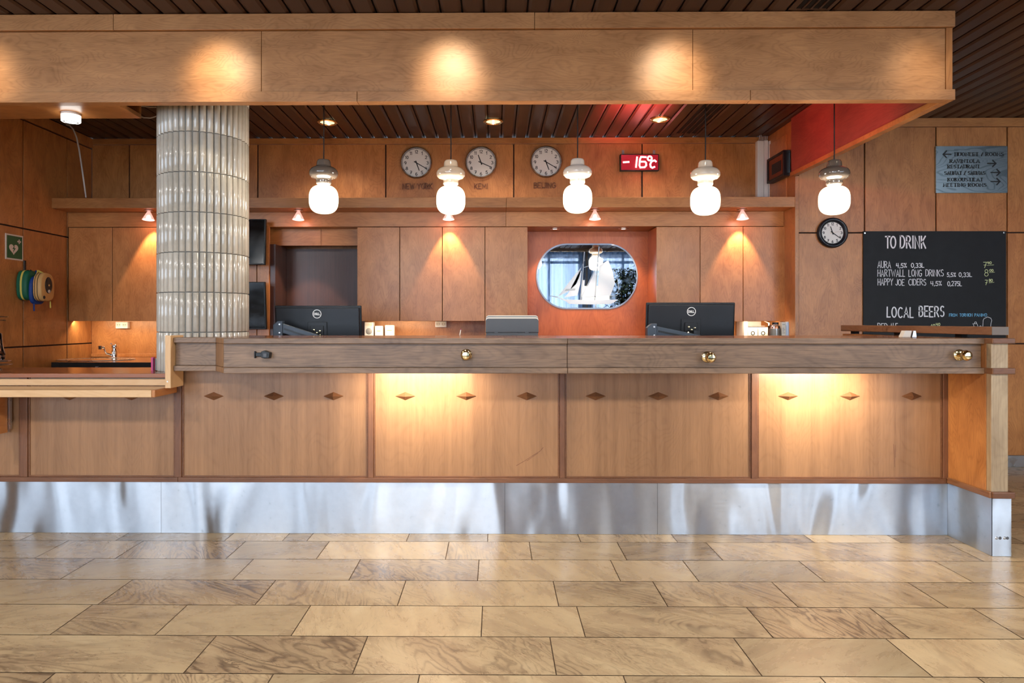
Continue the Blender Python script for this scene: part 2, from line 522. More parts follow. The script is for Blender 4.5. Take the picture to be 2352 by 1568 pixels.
def stone():
    t = NT('floor_stone')
    tc = t.n('ShaderNodeTexCoord'); geo = t.n('ShaderNodeNewGeometry'); rnd = geo.outputs['Random Per Island']
    off = t.n('ShaderNodeCombineXYZ')
    for i, k in enumerate((31.0, 47.0, 13.0)): t.l(t.math('MULTIPLY', rnd, k), off.inputs[i])
    base = t.vmath('ADD', tc.outputs['Object'], off.outputs[0])
    rot = t.n('ShaderNodeVectorRotate'); rot.rotation_type = 'Z_AXIS'
    t.l(base, rot.inputs['Vector']); t.l(t.math('SUBTRACT', t.math('MULTIPLY', rnd, 2.2), 0.7), rot.inputs['Angle'])
    st = t.vmath('MULTIPLY', rot.outputs[0], (1.3, 3.4, 1))
    warp = t.n('ShaderNodeTexNoise', i_Scale=0.75, i_Detail=4.5, i_Roughness=0.46, i_Distortion=0.9); t.l(st, warp.inputs['Vector'])
    v = t.math('SINE', t.math('MULTIPLY', warp.outputs[0], 170.0))
    v = t.math('POWER', t.math('ADD', t.math('MULTIPLY', v, 0.5), 0.5), 3.0)
    msk = t.n('ShaderNodeTexNoise', i_Scale=1.3, i_Detail=3.0, i_Distortion=0.5); t.l(st, msk.inputs['Vector'])
    r2 = t.n('ShaderNodeTexWhiteNoise'); r2.noise_dimensions = '1D'; t.l(t.math('MULTIPLY', rnd, 91.7), r2.inputs['W'])
    busy = r2.outputs['Value']
    mk = t.math('ADD', t.math('SUBTRACT', msk.outputs[0], 0.64), t.math('MULTIPLY', busy, 0.44))
    mk = t.math('MULTIPLY', mk, 2.2, clamp=True)
    v = t.math('MULTIPLY', v, mk)
    fine = t.n('ShaderNodeTexNoise', i_Scale=2.6, i_Detail=8.0, i_Roughness=0.66, i_Distortion=0.5); t.l(st, fine.inputs['Vector'])
    c0 = t.ramp(fine.outputs[0], [(0.25, lin(174,148,116)), (0.55, lin(203,178,138)), (0.8, lin(218,197,158))])
    c1 = t.ramp(fine.outputs[0], [(0.25, lin(124,100,76)), (0.55, lin(164,136,104)), (0.8, lin(192,166,130))])
    c = t.mix(t.math('MULTIPLY', mk, 0.85), c0, c1)
    c = t.mix(t.math('MULTIPLY', v, 0.85), c, lin(78,60,46))
    th = t.n('ShaderNodeTexNoise', i_Scale=3.2, i_Detail=5.0, i_Distortion=2.0); t.l(st, th.inputs['Vector'])
    crack = t.math('LESS_THAN', t.math('ABSOLUTE', t.math('SUBTRACT', th.outputs[0], 0.5)), 0.0045)
    c = t.mix(t.math('MULTIPLY', crack, t.math('ADD', t.math('MULTIPLY', busy, 0.5), 0.15)), c, lin(92,70,52))
    hs = t.n('ShaderNodeHueSaturation'); t.l(c, hs.inputs['Color'])
    t.l(t.math('ADD', t.math('MULTIPLY', t.math('SUBTRACT', rnd, 0.5), 0.36), 0.80), hs.inputs['Value'])
    rg = t.math('ADD', t.math('MULTIPLY', fine.outputs[0], 0.16), 0.20)
    t.bsdf(Base_Color=hs.outputs[0], Roughness=rg, Specular_IOR_Level=0.45)
    return t.mat


M['stone'] = stone()
M['floorgrout'] = simple('floor_grout', lin(96,76,56), 0.8)


def signmetal():
    t = NT('brushed_sign_metal')
    tc = t.n('ShaderNodeTexCoord')
    n = t.n('ShaderNodeTexNoise', i_Scale=3.0, i_Detail=1.5, i_Distortion=0.8)
    t.l(t.vmath('MULTIPLY', tc.outputs['Object'], (0.5, 1, 1.8)), n.inputs['Vector'])
    s1 = t.math('SINE', t.math('MULTIPLY', n.outputs[0], 110.0))
    ln = t.math('GREATER_THAN', s1, 0.80)
    c = t.mix(t.math('MULTIPLY', ln, 0.4), (0.50,0.60,0.64,1), (0.10,0.16,0.20,1))
    br = t.n('ShaderNodeTexNoise', i_Scale=1.0, i_Detail=2.0); t.l(t.vmath('MULTIPLY', tc.outputs['Object'], (5, 1, 300)), br.inputs['Vector'])
    rg = t.math('ADD', t.math('MULTIPLY', br.outputs[0], 0.06), 0.22)
    t.bsdf(Base_Color=c, Metallic=1.0, Roughness=rg)
    return t.mat


M['signmetal'] = signmetal()


def curtain():
    t = NT('sheer_curtain')
    d = t.n('ShaderNodeBsdfDiffuse', i_Color=lin(96,116,142))
    tl = t.n('ShaderNodeBsdfTranslucent', i_Color=lin(104,128,160))
    tr = t.n('ShaderNodeBsdfTransparent', i_Color=(0.86, 0.92, 1.0, 1))
    m1 = t.n('ShaderNodeMixShader', i_Fac=0.5); t.l(d.outputs[0], m1.inputs[1]); t.l(tl.outputs[0], m1.inputs[2])
    tc = t.n('ShaderNodeTexCoord'); n = t.n('ShaderNodeTexNoise', i_Scale=1.0, i_Detail=2.0)
    t.l(t.vmath('MULTIPLY', tc.outputs['Object'], (14, 14, 0.2)), n.inputs['Vector'])
    m2 = t.n('ShaderNodeMixShader'); t.l(t.math('MULTIPLY', n.outputs[0], 0.22), m2.inputs[0])
    t.l(m1.outputs[0], m2.inputs[1]); t.l(tr.outputs[0], m2.inputs[2]); t.l(m2.outputs[0], t.out.inputs[0])
    return t.mat


M['curtain'] = curtain()

# ------------------------------------------------------------------ stroke lettering
def arc(cx, cy, rx, ry, a0, a1, n=10):
    return [(cx+rx*cos(math.radians(a0+(a1-a0)*i/n)), cy+ry*sin(math.radians(a0+(a1-a0)*i/n))) for i in range(n+1)]


G = {
 'A': (.58, [[(0,0),(.29,1),(.58,0)], [(.1,.34),(.48,.34)]]),
 'B': (.5, [[(0,0),(0,1)], [(0,1),(.22,1)]+arc(.22,.77,.2,.23,90,-90)+[(0,.54)], [(.22,.54)]+arc(.24,.27,.25,.27,90,-90)+[(0,0)]]),
 'C': (.55, [arc(.32,.5,.31,.5,50,310,16)]),
 'D': (.55, [[(0,0),(0,1)], [(0,1),(.18,1)]+arc(.18,.5,.36,.5,90,-90,12)+[(0,0)]]),
 'E': (.45, [[(.45,1),(0,1),(0,0),(.45,0)], [(0,.52),(.36,.52)]]),
 'F': (.45, [[(.45,1),(0,1),(0,0)], [(0,.52),(.36,.52)]]),
 'G': (.58, [arc(.32,.5,.31,.5,50,330,16)+[(.58,.45),(.36,.45)]]),
 'H': (.52, [[(0,0),(0,1)], [(.52,0),(.52,1)], [(0,.5),(.52,.5)]]),
 'I': (.06, [[(.03,0),(.03,1)]]),
 'J': (.36, [[(.36,1),(.36,.25)]+arc(.18,.22,.18,.22,0,-170,8)]),
 'K': (.52, [[(0,0),(0,1)], [(.5,1),(.02,.45)], [(.14,.58),(.52,0)]]),
 'L': (.42, [[(0,1),(0,0),(.42,0)]]),
 'M': (.66, [[(0,0),(.04,1),(.33,.25),(.62,1),(.66,0)]]),
 'N': (.54, [[(0,0),(0,1),(.54,0),(.54,1)]]),
 'O': (.6, [arc(.3,.5,.3,.5,90,450,20)]),
 'P': (.48, [[(0,0),(0,1)], [(0,1),(.22,1)]+arc(.22,.75,.25,.25,90,-90)+[(0,.5)]]),
 'R': (.52, [[(0,0),(0,1)], [(0,1),(.22,1)]+arc(.22,.76,.25,.24,90,-90)+[(0,.52)], [(.2,.52),(.52,0)]]),
 'S': (.48, [arc(.25,.75,.22,.25,40,270,12)+arc(.24,.25,.24,.25,90,-140,12)]),
 'T': (.54, [[(0,1),(.54,1)], [(.27,1),(.27,0)]]),
 'U': (.54, [[(0,1),(0,.28)]+arc(.27,.28,.27,.28,180,360,10)+[(.54,1)]]),
 'V': (.56, [[(0,1),(.28,0),(.56,1)]]),
 'W': (.8, [[(0,1),(.2,0),(.4,.8),(.6,0),(.8,1)]]),
 'Y': (.54, [[(0,1),(.27,.5),(.54,1)], [(.27,.5),(.27,0)]]),
 '0': (.5, [arc(.25,.5,.25,.5,90,450,18)]),
 '1': (.2, [[(0,.8),(.16,1),(.16,0)]]),
 '2': (.48, [arc(.24,.74,.23,.26,160,-35,10)+[(0,0),(.48,0)]]),
 '3': (.46, [arc(.2,.76,.22,.24,140,-80,10)+arc(.2,.26,.25,.27,85,-140,10)]),
 '4': (.5, [[(.04,1),(.0,.45),(.5,.45)], [(.38,1),(.38,0)]]),
 '5': (.46, [[(.44,1),(.08,1),(.04,.58)]+arc(.2,.31,.25,.31,100,-140,12)]),
 '6': (.5, [[(.4,.98)]+arc(.3,.35,.3,.62,100,180,6)+arc(.25,.28,.25,.28,180,540,16)]),
 '7': (.44, [[(0,1),(.44,1),(.18,0)], [(.08,.48),(.42,.48)]]),
 '8': (.46, [arc(.23,.76,.19,.24,270,630,14), arc(.23,.26,.23,.26,90,450,14)]),
 '9': (.5, [arc(.25,.72,.25,.28,0,360,16)+arc(.2,.65,.3,.65,0,-80,6)]),
 '%': (.5, [arc(.08,.86,.07,.1,0,360,8), [(.44,1),(.06,0)], arc(.42,.14,.07,.1,0,360,8)]),
 ',': (.08, [[(.06,.08),(0,-.14)]]),
 '/': (.36, [[(0,0),(.36,1)]]),
 '-': (.4, [[(0,.5),(.4,.5)]]),
}


def lettering(mb, s, x0, x1, z0, z1, y, w, nib=None, gap=0.18, jit=0.0, serif=False, slope=0.0):
    adv = 0; lay = []
    for ch in s:
        if ch == ' ': adv += 0.42; continue
        gw, st = G[ch]; lay.append((ch, adv)); adv += gw+gap
    tot = adv-gap
    sx = (x1-x0)/tot; sz = z1-z0
    rr = random.Random(hash(s) % 1000 if False else sum(map(ord, s)))
    for ch, a in lay:
        dz = rr.uniform(-jit, jit)*sz; sh = rr.uniform(-jit, jit)
        for st in G[ch][1]:
            pts = []
            for (px, pz) in st:
                xx = x0+(a+px+sh*pz*0.6)*sx
                pts.append((xx, z0+pz*sz+dz+slope*(xx-x0)))
            mb.ribbon(pts, w, nib, y)
            if serif:
                for (e, q) in ((pts[0], pts[1]), (pts[-1], pts[-2])):
                    if abs(e[1]-q[1]) > 2.2*abs(e[0]-q[0]):
                        mb.ribbon([(e[0]-w*1.0, e[1]), (e[0]+w*1.0, e[1])], w*0.35, None, y)


def light(kind, loc, power, col=(1, 1, 1), rot=None, aim=None, size=0.1, sy=None, spot=60, blend=0.5, name='lamp', spread=None):
    d = bpy.data.lights.new(name+'_light', kind)
    d.energy = power; d.color = col
    if kind == 'AREA':
        d.size = size
        if sy: d.shape = 'RECTANGLE'; d.size_y = sy
        if spread: d.spread = math.radians(spread)
    elif kind == 'SPOT':
        d.spot_size = math.radians(spot); d.spot_blend = blend; d.shadow_soft_size = size
    else:
        d.shadow_soft_size = size
    o = bpy.data.objects.new(name+'_light', d); COL.objects.link(o)
    o.location = loc
    if aim is not None:
        o.rotation_euler = (Vector(aim)-Vector(loc)).to_track_quat('-Z', 'Y').to_euler()
    elif rot: o.rotation_euler = rot
    return o
WINP, LOBFILL, CANP, UCP, REDP, EXPO = 48.0, 58.0, 27.0, 8.5, 18.0, 0.8
# ================================================================== THE SETTING
YB = 6.43          # rear wall face
YC = 6.05          # cabinet fronts
YR = 5.845         # wall on the right, facing the room
YK = 3.97          # kick plate / counter front panels
YF = 3.67          # counter moulding front
YW = 3.62          # front of the wing post
ZC = 3.0           # ceiling
XL = -3.86         # left side wall
XR = 2.585         # right end of the recess
RX0, RX1, RY0 = -9.0, 12.6, -3.4     # room limits

# ---- floor: courses of stone slabs over grout
fl = MB(); fl.mi = 1
fl.box(RX0, RX1, RY0-0.1, 8.2, -0.06, -0.003)
fl.mi = 0
pitch = 0.2885
yA = 3.83
joints = {0: [265,515,648,704,933,1120,1334,1557,1872,2071], 1: [79,264.6,518.7,726,1022.9,1222,1440,1660.8,2260], 2: [137.7,534,801,1097,1425.6,1605.7,1895.5,2237],
          3: [224.5,585,912.6,1283.4,1534.4,1834,2177.8], 4: [355,668.3,1105.2,1344.6,1776.5,2090,2352],
          5: [-150,421.7,809.9,1277.9,1750,2142], 6: [105,617,960,1438,1900]}
rowedge = {0: 1244, 1: 1285, 2: 1333.5, 3: 1391.5, 4: 1462, 5: 1548.5, 6: 1568}
k = -15
while True:
    yfar = yA-pitch*(k-1); ynear = yA-pitch*k
    if yfar < RY0: break
    rg = random.Random(100+k)
    xs = []
    if k in joints:
        dY = 1937.5/(rowedge[k]-CY)
        xs = [PX(p, dY) for p in joints[k]]
        x = xs[0]
        while x > RX0: x -= rg.choice((.42,.55,.7,.78)); xs.insert(0, x)
        x = xs[-1]
        while x < RX1: x += rg.choice((.42,.55,.7,.78)); xs.append(x)
    else:
        x = RX0-rg.random()*.5; xs = [x]
        while x < RX1: x += rg.choice((.42,.55,.7,.78)); xs.append(x)
    g = 0.0022
    for a, b in zip(xs, xs[1:]):
        a = max(a, RX0); b = min(b, RX1)
        if b-a < 0.02: continue
        i0 = len(fl.v)
        for p in ((a+g, ynear+g), (b-g, ynear+g), (b-g, yfar-g), (a+g, yfar-g)): fl.v.append(Vector((p[0], p[1], 0)))
        fl.face([i0, i0+1, i0+2, i0+3])
    k += 1
struct(fl, 'floor', [M['stone'], M['floorgrout']])

# ---- ceiling: laths running front to back with dark gaps
ce = MB(); ce.mi = 1
ce.box(RX0, RX1, RY0, YB+0.1, ZC+0.022, ZC+0.06)
ce.mi = 0
x = RX0
while x < RX1:
    a, b = x, x+0.112
    prof = [(a, ZC+.02), (a, ZC+.009), (a+.016, ZC), (b-.016, ZC), (b, ZC+.009), (b, ZC+.02)]
    ce.prism(prof, 'y', RY0, YB+0.05)
    x += 0.1225
struct(ce, 'ceiling', [M['ceil'], M['black']])


def panel_wall(name, x0, x1, z0, z1, y, xg, zg, mat, gap=0.012, back=0.05, depth=0.014, parent=None):
    m = MB(); m.mi = 1
    m.box(x0, x1, y+depth, y+back, z0, z1)
    m.mi = 0
    xs = [x0]+sorted(xg)+[x1]; zs = [z0]+sorted(zg)+[z1]
    for i in range(len(xs)-1):
        for j in range(len(zs)-1):
            m.box(xs[i]+(gap/2 if i else 0), xs[i+1]-(gap/2 if i < len(xs)-2 else 0), y, y+depth+.001,
                  zs[j]+(gap/2 if j else 0), zs[j+1]-(gap/2 if j < len(zs)-2 else 0))
    return struct(m, name, [mat, M['groove']], bevel=0.0015)


# rear wall of the staff area
zt = PZ(331, YB, 1100)
xv = [PX(p, YB) for p in (-180, 4, 297, 592, 886, 1180, 1475)]
xv = [v for v in xv if v > XL+.05]
panel_wall('wall_rear', XL, XR+.02, 0, zt, YB, xv, [], M['wall'])
t1 = MB(); t1.box(XL, XR+.02, YB-.008, YB+.05, zt+.003, ZC-.002)
struct(t1, 'trim_1', M['wallh'], bevel=.002)

# right wall (faces the room)
zr = PZ(292, YR, 2200)
xg = [PX(p, YR) for p in (1986, 2150, 2313.5)]
for i in range(1, 12): xg.append(xg[2]+i*(xg[2]-xg[1]))
xg = [v for v in xg if v < RX1-.1]
x0r = PX(1835, YR)
wr = panel_wall('wall_right', x0r, RX1, 0.10, zr, YR, xg, [PZ(534.5, YR, 1900), PZ(789, YR, 2340)], M['wall'])
t2 = MB(); t2.box(x0r, RX1, YR-.012, YR+.05, zr+.003, ZC-.002)
struct(t2, 'trim_2', M['wallh'], bevel=.002)
t3 = MB(); t3.box(XR, x0r-.003, YR-.008, YR+.05, 0, PZ(404, YR, 1830))
struct(t3, 'trim_3', M['wall'], bevel=.002)
bs = MB(); bs.box(x0r, RX1, YR-.006, YR+.05, 0, .099)
struct(bs, 'baseboard_right', M['steel'], bevel=.001)
# side wall at the right end of the recess
sw = MB(); sw.mi = 0
sw.box(XR+.001, XR+.06, YR+.05, YB+.05, 0, ZC)
sw.box(XR-.008, XR+.005, 6.0, YB-.01, 2.335, ZC-.09)
struct(sw, 'wall_recess', [M['wall']], bevel=.002)

# left wall
zl = [PZ(514, 5.226, 0), 1.043]
ys = [3.72, 4.30, 4.89, 5.484, 6.05]
lw = MB(); lw.mi = 1
lw.box(XL-.06, XL-.014, 3.0, YB+.05, 0, ZC)
lw.mi = 0
yy = [3.0]+ys+[YB]; zz = [0]+[zl[1], zl[0]]+[2.9]
for i in range(len(yy)-1):
    for j in range(3):
        lw.box(XL-.015, XL, yy[i]+.006, yy[i+1]-.006, zz[j]+.006, zz[j+1]-.006)
lw.box(XL-.015, XL+.008, 3.0, YB, 2.905, ZC-.002)
struct(lw, 'wall_left', [M['wall'], M['groove']], bevel=.0015)

# room behind and around the camera
wf = MB()
WIN = [(-7.6+1.78*i) for i in range(10)]           # window centres
ZS, ZH = 0.45, 2.92
wf.box(RX0, RX1, RY0-.15, RY0, 0, ZS)
wf.box(RX0, RX1, RY0-.15, RY0, ZH, ZC+.06)
ed = [RX0]
for c in WIN: ed += [c-.78, c+.78]
ed.append(RX1)
for a, b in zip(ed[0::2], ed[1::2]): wf.box(a, b, RY0-.15, RY0, ZS, ZH)
struct(wf, 'wall_front', M['paint'])
wl = MB(); wl.box(RX0-.1, RX0, RY0-.15, 6.6, 0, ZC+.06); struct(wl, 'wall_far_left', M['wall'])
wr2 = MB(); wr2.box(RX1, RX1+.1, RY0-.15, 6.6, 0, ZC+.06); struct(wr2, 'wall_far_right', M['wall'])
wb = MB(); wb.box(RX0, XL-.06, 3.0, 3.06, 0, ZC); struct(wb, 'wall_corner', M['wall'])
for i, c in enumerate(WIN):
    m = MB()
    for a, b, z0, z1 in ((c-.78, c-.72, ZS, ZH), (c+.72, c+.78, ZS, ZH), (c-.72, c+.72, ZS, ZS+.06), (c-.72, c+.72, ZH-.06, ZH), (c-.025, c+.025, ZS+.06, ZH-.06), (c-.72, c+.72, 2.64, 2.70)):
        m.box(a, b, RY0-.11, RY0-.04, z0, z1)
    w = struct(m, 'window_%d' % (i+1), M['frame_dark'])
    g = MB(); g.box(c-.72, c+.72, RY0-.08, RY0-.075, ZS+.06, ZH-.06); g.build('pane', M['pane'], w)

# cornice, frieze, soffits above the cabinets
zc0, zc1 = PZ(476, 5.84, 1400), PZ(452.5, 5.84, 1400)
cj = PX(1163, 5.84)
co = MB()
co.box(XL, cj-.001, 5.84, YB, zc0, zc1); co.box(cj+.001, XR, 5.84, YB, zc0, zc1)
struct(co, 'trim_4', M['wallh'], bevel=.002)
zf = 2.103
YFZ = 6.065
fr = MB()
fr.box(XL, cj-.001, YFZ, YB, zf, zc0-.001); fr.box(cj+.001, XR, YFZ, YB, zf, zc0-.001)
struct(fr, 'trim_5', M['wallh'], bevel=.0015)

bp_ = MB(); bp_.box(XL+.002, PX(362, YC), YB-.008, YB-.0005, 0, zf); bp_.box(PX(819, YC), PX(1113, YC), YB-.008, YB-.0005, 0, zf); bp_.box(PX(1609, YC), XR-.001, YB-.008, YB-.0005, 0, zf)
struct(bp_, 'trim_10', M['wall'])
# niche with the mirror: jambs are the neighbouring cabinets, back is an own panel
xn0, xn1 = PX(1212, YC), PX(1507.5, YC)
M['niche'] = wood('niche_veneer', lin(206,112,62), lin(160,78,40), 'Z', fig=0.16, rough=0.36, var=0.1)
nb = MB(); nb.box(xn0-.05, xn1+.05, YB-.022, YB-.002, 0.0, zf-.001)
struct(nb, 'wall_niche', M['niche'])

# doorway behind the desk
xd0, xd1 = PX(618, YC), PX(820, YC)
zd = PZ(564, 6.20, 700)
hd = MB()
xh = PX(738.5, 6.2)
hd.box(xd0-.05, xh-.006, 6.20, 6.24, zd, zf-.001); hd.box(xh+.006, xd1, 6.20, 6.24, zd, zf-.001)
hd.box(xh-.006, xh+.006, 6.205, 6.24, zd, zf-.001)
struct(hd, 'trim_6', M['wallh'], bevel=.0015)
jb = MB(); jb.box(xd0+.001, xd0+.05, YC+.02, YB-.03, 0, zd-.001)
struct(jb, 'trim_7', M['door'])
dr = MB(); dr.box(xd0+.052, xd1-.001, YB-.035, YB-.005, 0, zd-.01)
struct(dr, 'door_1', M['door'])
lp = MB()
lpx = PX(590, YC)
lp.box(PX(362, YC), lpx-.003, YC, YC+.03, 0.0, zf-.002); lp.box(lpx+.003, xd0, YC, YC+.03, 0.0, zf-.002)
struct(lp, 'trim_8', M['cab'], bevel=.0015)

# soffit board at the left behind the canopy
sf = MB()
ysf = 4.155
sf.box(-8.5, PX(325, ysf), 3.885, ysf, 2.505, 2.53)
sf.box(-8.5, PX(325, ysf), ysf-.02, ysf, 2.53, ZC-.001)
struct(sf, 'trim_9', M['wallh'], bevel=.002)

# ================================================================== CANOPY
zk0, zk1 = 2.497, 2.998
cp = thing('canopy', 'long birch veneered canopy fascia hanging from the ceiling above the reception counter', 'canopy', (0, 3.82, zk0))
def lrow(name, pxs, yf, yb, za, zb, mat):
    for a, b in zip(pxs, pxs[1:]):
        m = MB(); m.box(a+.0012, b-.0012, yf, yb, za, zb); m.build(name, mat, cp, bevel=.002)
XE = PX(2195, 3.82)
ztr = PZ(65, 3.82, 1137); zpb = PZ(208, 3.82, 1137)
lrow('top_rail', [-8.6, PX(260,3.82), PX(1228,3.82), XE], 3.82, 3.87, ztr, zk1, M['canopy'])
lrow('bottom_rail', [-8.6, PX(820,3.82), PX(1724,3.82), XE], 3.82, 3.885, zk0, zpb, M['canopy'])
lrow('fascia_panel', [-8.6, PX(-420,3.84), PX(600.5,3.84), PX(1591,3.84), PX(2171,3.84)], 3.838, 3.87, zpb+.001, ztr-.003, M['canopy'])
m = MB(); m.box(PX(2172,3.838), PX(2187,3.838), 3.834, 3.87, zpb+.001, ztr-.001); m.build('corner_stile', M['wall'], cp, bevel=.002)
m = MB(); m.box(XE-.04, XE-.012, 3.871, 5.835, zk0+.035, zk1); m.build('return_panel', M['beam'], cp)
m = MB(); m.box(XE-.052, XE, 3.886, 5.835, zk0, zk0+.034); m.build('return_rail', M['wallh'], cp, bevel=.002)

# ================================================================== TILED COLUMN
cx, cy, cr = -1.871, 4.32, 0.2620
col = thing('tiled_column', 'round column clad in pale glazed stave tiles rising through the counter', 'column', (cx, cy, 0))
m = smooth()
m.lathe([(cr-.004, 0), (cr-.004, ZC-.001)], 80, (cx, cy, 0))
m.build('grout_core', M['grout'], col)
m = smooth()
NT_, ring = 40, 0.2427
z0 = PZ(301, 4.055, 470)
z0 -= ring*math.ceil(z0/ring)
row = 0
while z0+ring*row < ZC:
    za = max(0.001, z0+ring*row+.0025); zb = min(ZC-.002, z0+ring*(row+1)-.0025); row += 1
    if zb-za < .02: continue
    for k in range(NT_):
        a0 = 2*PI*(k+.075)/NT_; a1 = 2*PI*(k+.925)/NT_
        cols = []
        N = 6
        for i in range(N+1):
            t = i/N; a = a0+(a1-a0)*t
            bulge = .0145*(1-(2*t-1)**2)**.6
            r_ = cr+bulge-.002
            lip = .004
            cols.append([m.vert((cx+rr*cos(a), cy+rr*sin(a), z)) for rr, z in ((cr-.008, za), (r_-.003, za), (r_, za+lip), (r_, zb-lip), (r_-.003, zb), (cr-.008, zb))])
        for A, B in zip(cols, cols[1:]):
            for i in range(5): m.face([A[i], B[i], B[i+1], A[i+1]])
        m.face(cols[0][::-1]) ; m.face(cols[-1])
m.build('tile_cladding', M['glaze'], col, angle=50)

# ================================================================== RECEPTION COUNTER
zT = PZ(777, 3.65, 1700)            # top of counter
zM1 = PZ(789.5, 3.67, 1700)         # under side of top moulding
zM2 = PZ(845, 3.67, 1700); zM3 = PZ(858, 3.67, 1700)
xA0, xA1 = PX(392, 3.80)+.0015, PX(496, 3.83)     # recessed left section
YA = 3.83
xB0 = PX(513, YF); xW = 2.645; xWe = 2.742
rc = thing('reception_counter', 'long wooden reception counter with metal kick plates and diamond studs', 'counter', (0, YK, 0))
# countertop
m = MB()
m.prism([(xA0, YA+.02), (xA1, YA+.02), (xB0, YF+.02), (xW, YF+.02), (xW, 4.46), (xA0, 4.46)], 'z', zT-.03, zT-.001)
m.build('countertop', M['top'], rc, bevel=.002)
def front_run(off, za, zb, name, mat, thick=.03, splits=True):
    # a board following the counter front: recessed section, splay, long front
    jx = PX(1304, YF)
    A0 = (xA0, YA+off); A1 = (xA1-off*.4, YA+off); B0 = (xB0-off*.4+.0, YF+off)
    m = MB(); m.prism([A0, A1, (A1[0], A1[1]+thick), (A0[0], A0[1]+thick)], 'z', za, zb); m.build(name, mat, rc, bevel=.003)
    m = MB(); m.prism([A1, B0, (B0[0]+.01, B0[1]+thick), (A1[0]+.01, A1[1]+thick)], 'z', za, zb); m.build(name, M['splay'], rc, bevel=.003)
    for a, b in ((B0[0], jx-.001), (jx+.001, xW-.001)):
        m = MB(); m.box(a, b, YF+off, YF+off+thick, za, zb); m.build(name, mat, rc, bevel=.003)
front_run(0.0, zM1, zT, 'top_moulding', M['worn'], .045)
front_run(0.026, zM2, zM1, 'fascia_board', M['worn'], .03)
front_run(0.0, zM3, zM2, 'bottom_moulding', M['worn'], .056)
m = MB(); m.prism([(xA0, YA+.058), (xA1, YA+.058), (xB0, YF+.058), (xW, YF+.058), (xW, YK+.01), (xA0, YK+.01)], 'z', zM3+.012, zM3+.03)
m.build('soffit_board', M['front'], rc)
# front panels with studs
zP0 = PZ(1097, YK, 1137); zR0 = PZ(1108, YK, 1137)
edges = [(418, 845), (858.5, 1285), (1298, 1725), (1740, 2165)]
studs = [(491, 629, 766), (931, 1071, 1210), (1368, 1512, 1650), (1810, 1952, 2094)]
def stud(px, py, par):
    c = P(px, py, YK+.008)
    m = MB(); w, h, d = .0605, .0245, .021
    i = len(m.v)
    for p in ((-w, 0, 0), (0, 0, -h), (w, 0, 0), (0, 0, h), (0, -d, 0)): m.v.append(c+Vector(p))
    for q in ((0,1,4), (1,2,4), (2,3,4), (3,0,4), (3,2,1,0)): m.face(list(q))
    m.build('diamond_stud', M['stud'], par)
def panel(a, b, sts, root, ztop):
    xa, xb = PX(a, YK), PX(b, YK)
    m = MB(); m.box(xa, xb, YK+.008, YK+.03, zP0, ztop); p = m.build('front_panel', M['front'], root)
    m = MB()
    w = .009
    m.box(xa, xa+w, YK+.002, YK+.0085, zP0, ztop); m.box(xb-w, xb, YK+.002, YK+.0085, zP0, ztop); m.box(xa+w, xb-w, YK+.002, YK+.0085, zP0, zP0+w)
    m.build('edging_strip', M['stud'], p, bevel=.001)
    for s in sts: stud(s, 909.5, p)
    return p
def stile(a, b, root, ztop, y=YK-.006):
    m = MB(); m.box(PX(a, YK), PX(b, YK), y, YK+.03, zP0, ztop); m.build('stile', M['stile'], root, bevel=.002)
for (a, b), st in zip(edges, studs): panel(a, b, st, rc, zM3+.012)
SCR = {1: [[(1248,1027),(1240,1036),(1225,1045),(1205,1058),(1186,1069)], [(1236,1040),(1210,1058)]], 3: [[(2052,1020),(2054,1045),(2055,1072)], [(2056,1022),(2057,1050)]]}
fp = [o for o in rc.children if o.name.startswith('front_panel')]
for k_, pls in SCR.items():
    m = MB()
    for pl_ in pls:
        m.ribbon([(q.x, q.z) for q in (P(x_, y_, YK+.0078) for x_, y_ in pl_)], .0028, None, YK+.0076)
    tgt = [o for o in fp if abs(sum(v.co.x for v in o.data.vertices)/8-(PX(edges[k_][0], YK)+PX(edges[k_][1], YK))/2) < .1][0]
    m.build('scratch', M['stile'], tgt, label='dark scratch marks')
for a, b in ((845.5, 858), (1285.5, 1297.5), (1725.5, 1739.5), (2165.5, 2180)): stile(a, b, rc, zM3+.012)
m = MB(); m.box(PX(410, YK), xW, YK-.008, YK+.03, zR0, zP0-.0005); m.build('bottom_rail', M['rail'], rc, bevel=.002)
m = MB(); m.box(PX(410, YK), xW, YK+.03, YK+.06, 0, zM3+.012); m.build('carcass_back', M['black'], rc)
def kickplate(xa, xb, y, za, zb, root):
    m = MB()
    N = max(2, int((xb-xa)/.02)); K = 8
    g = [[m.vert((xa+.0008+(xb-xa-.0016)*i/N, y, za+(zb-za)*j/K)) for i in range(N+1)] for j in range(K+1)]
    m.smooth = True
    for j in range(K):
        for i in range(N): m.face([g[j][i], g[j][i+1], g[j+1][i+1], g[j+1][i]])
    return m.build('kick_plate', M['kick'], root, uvxz=True)
for a, b in ((370, 1159.5), (1159.5, 1510), (1510, 2180)):
    kickplate(PX(a, YK), min(PX(b, YK), xW), YK, .001, zR0-.001, rc)
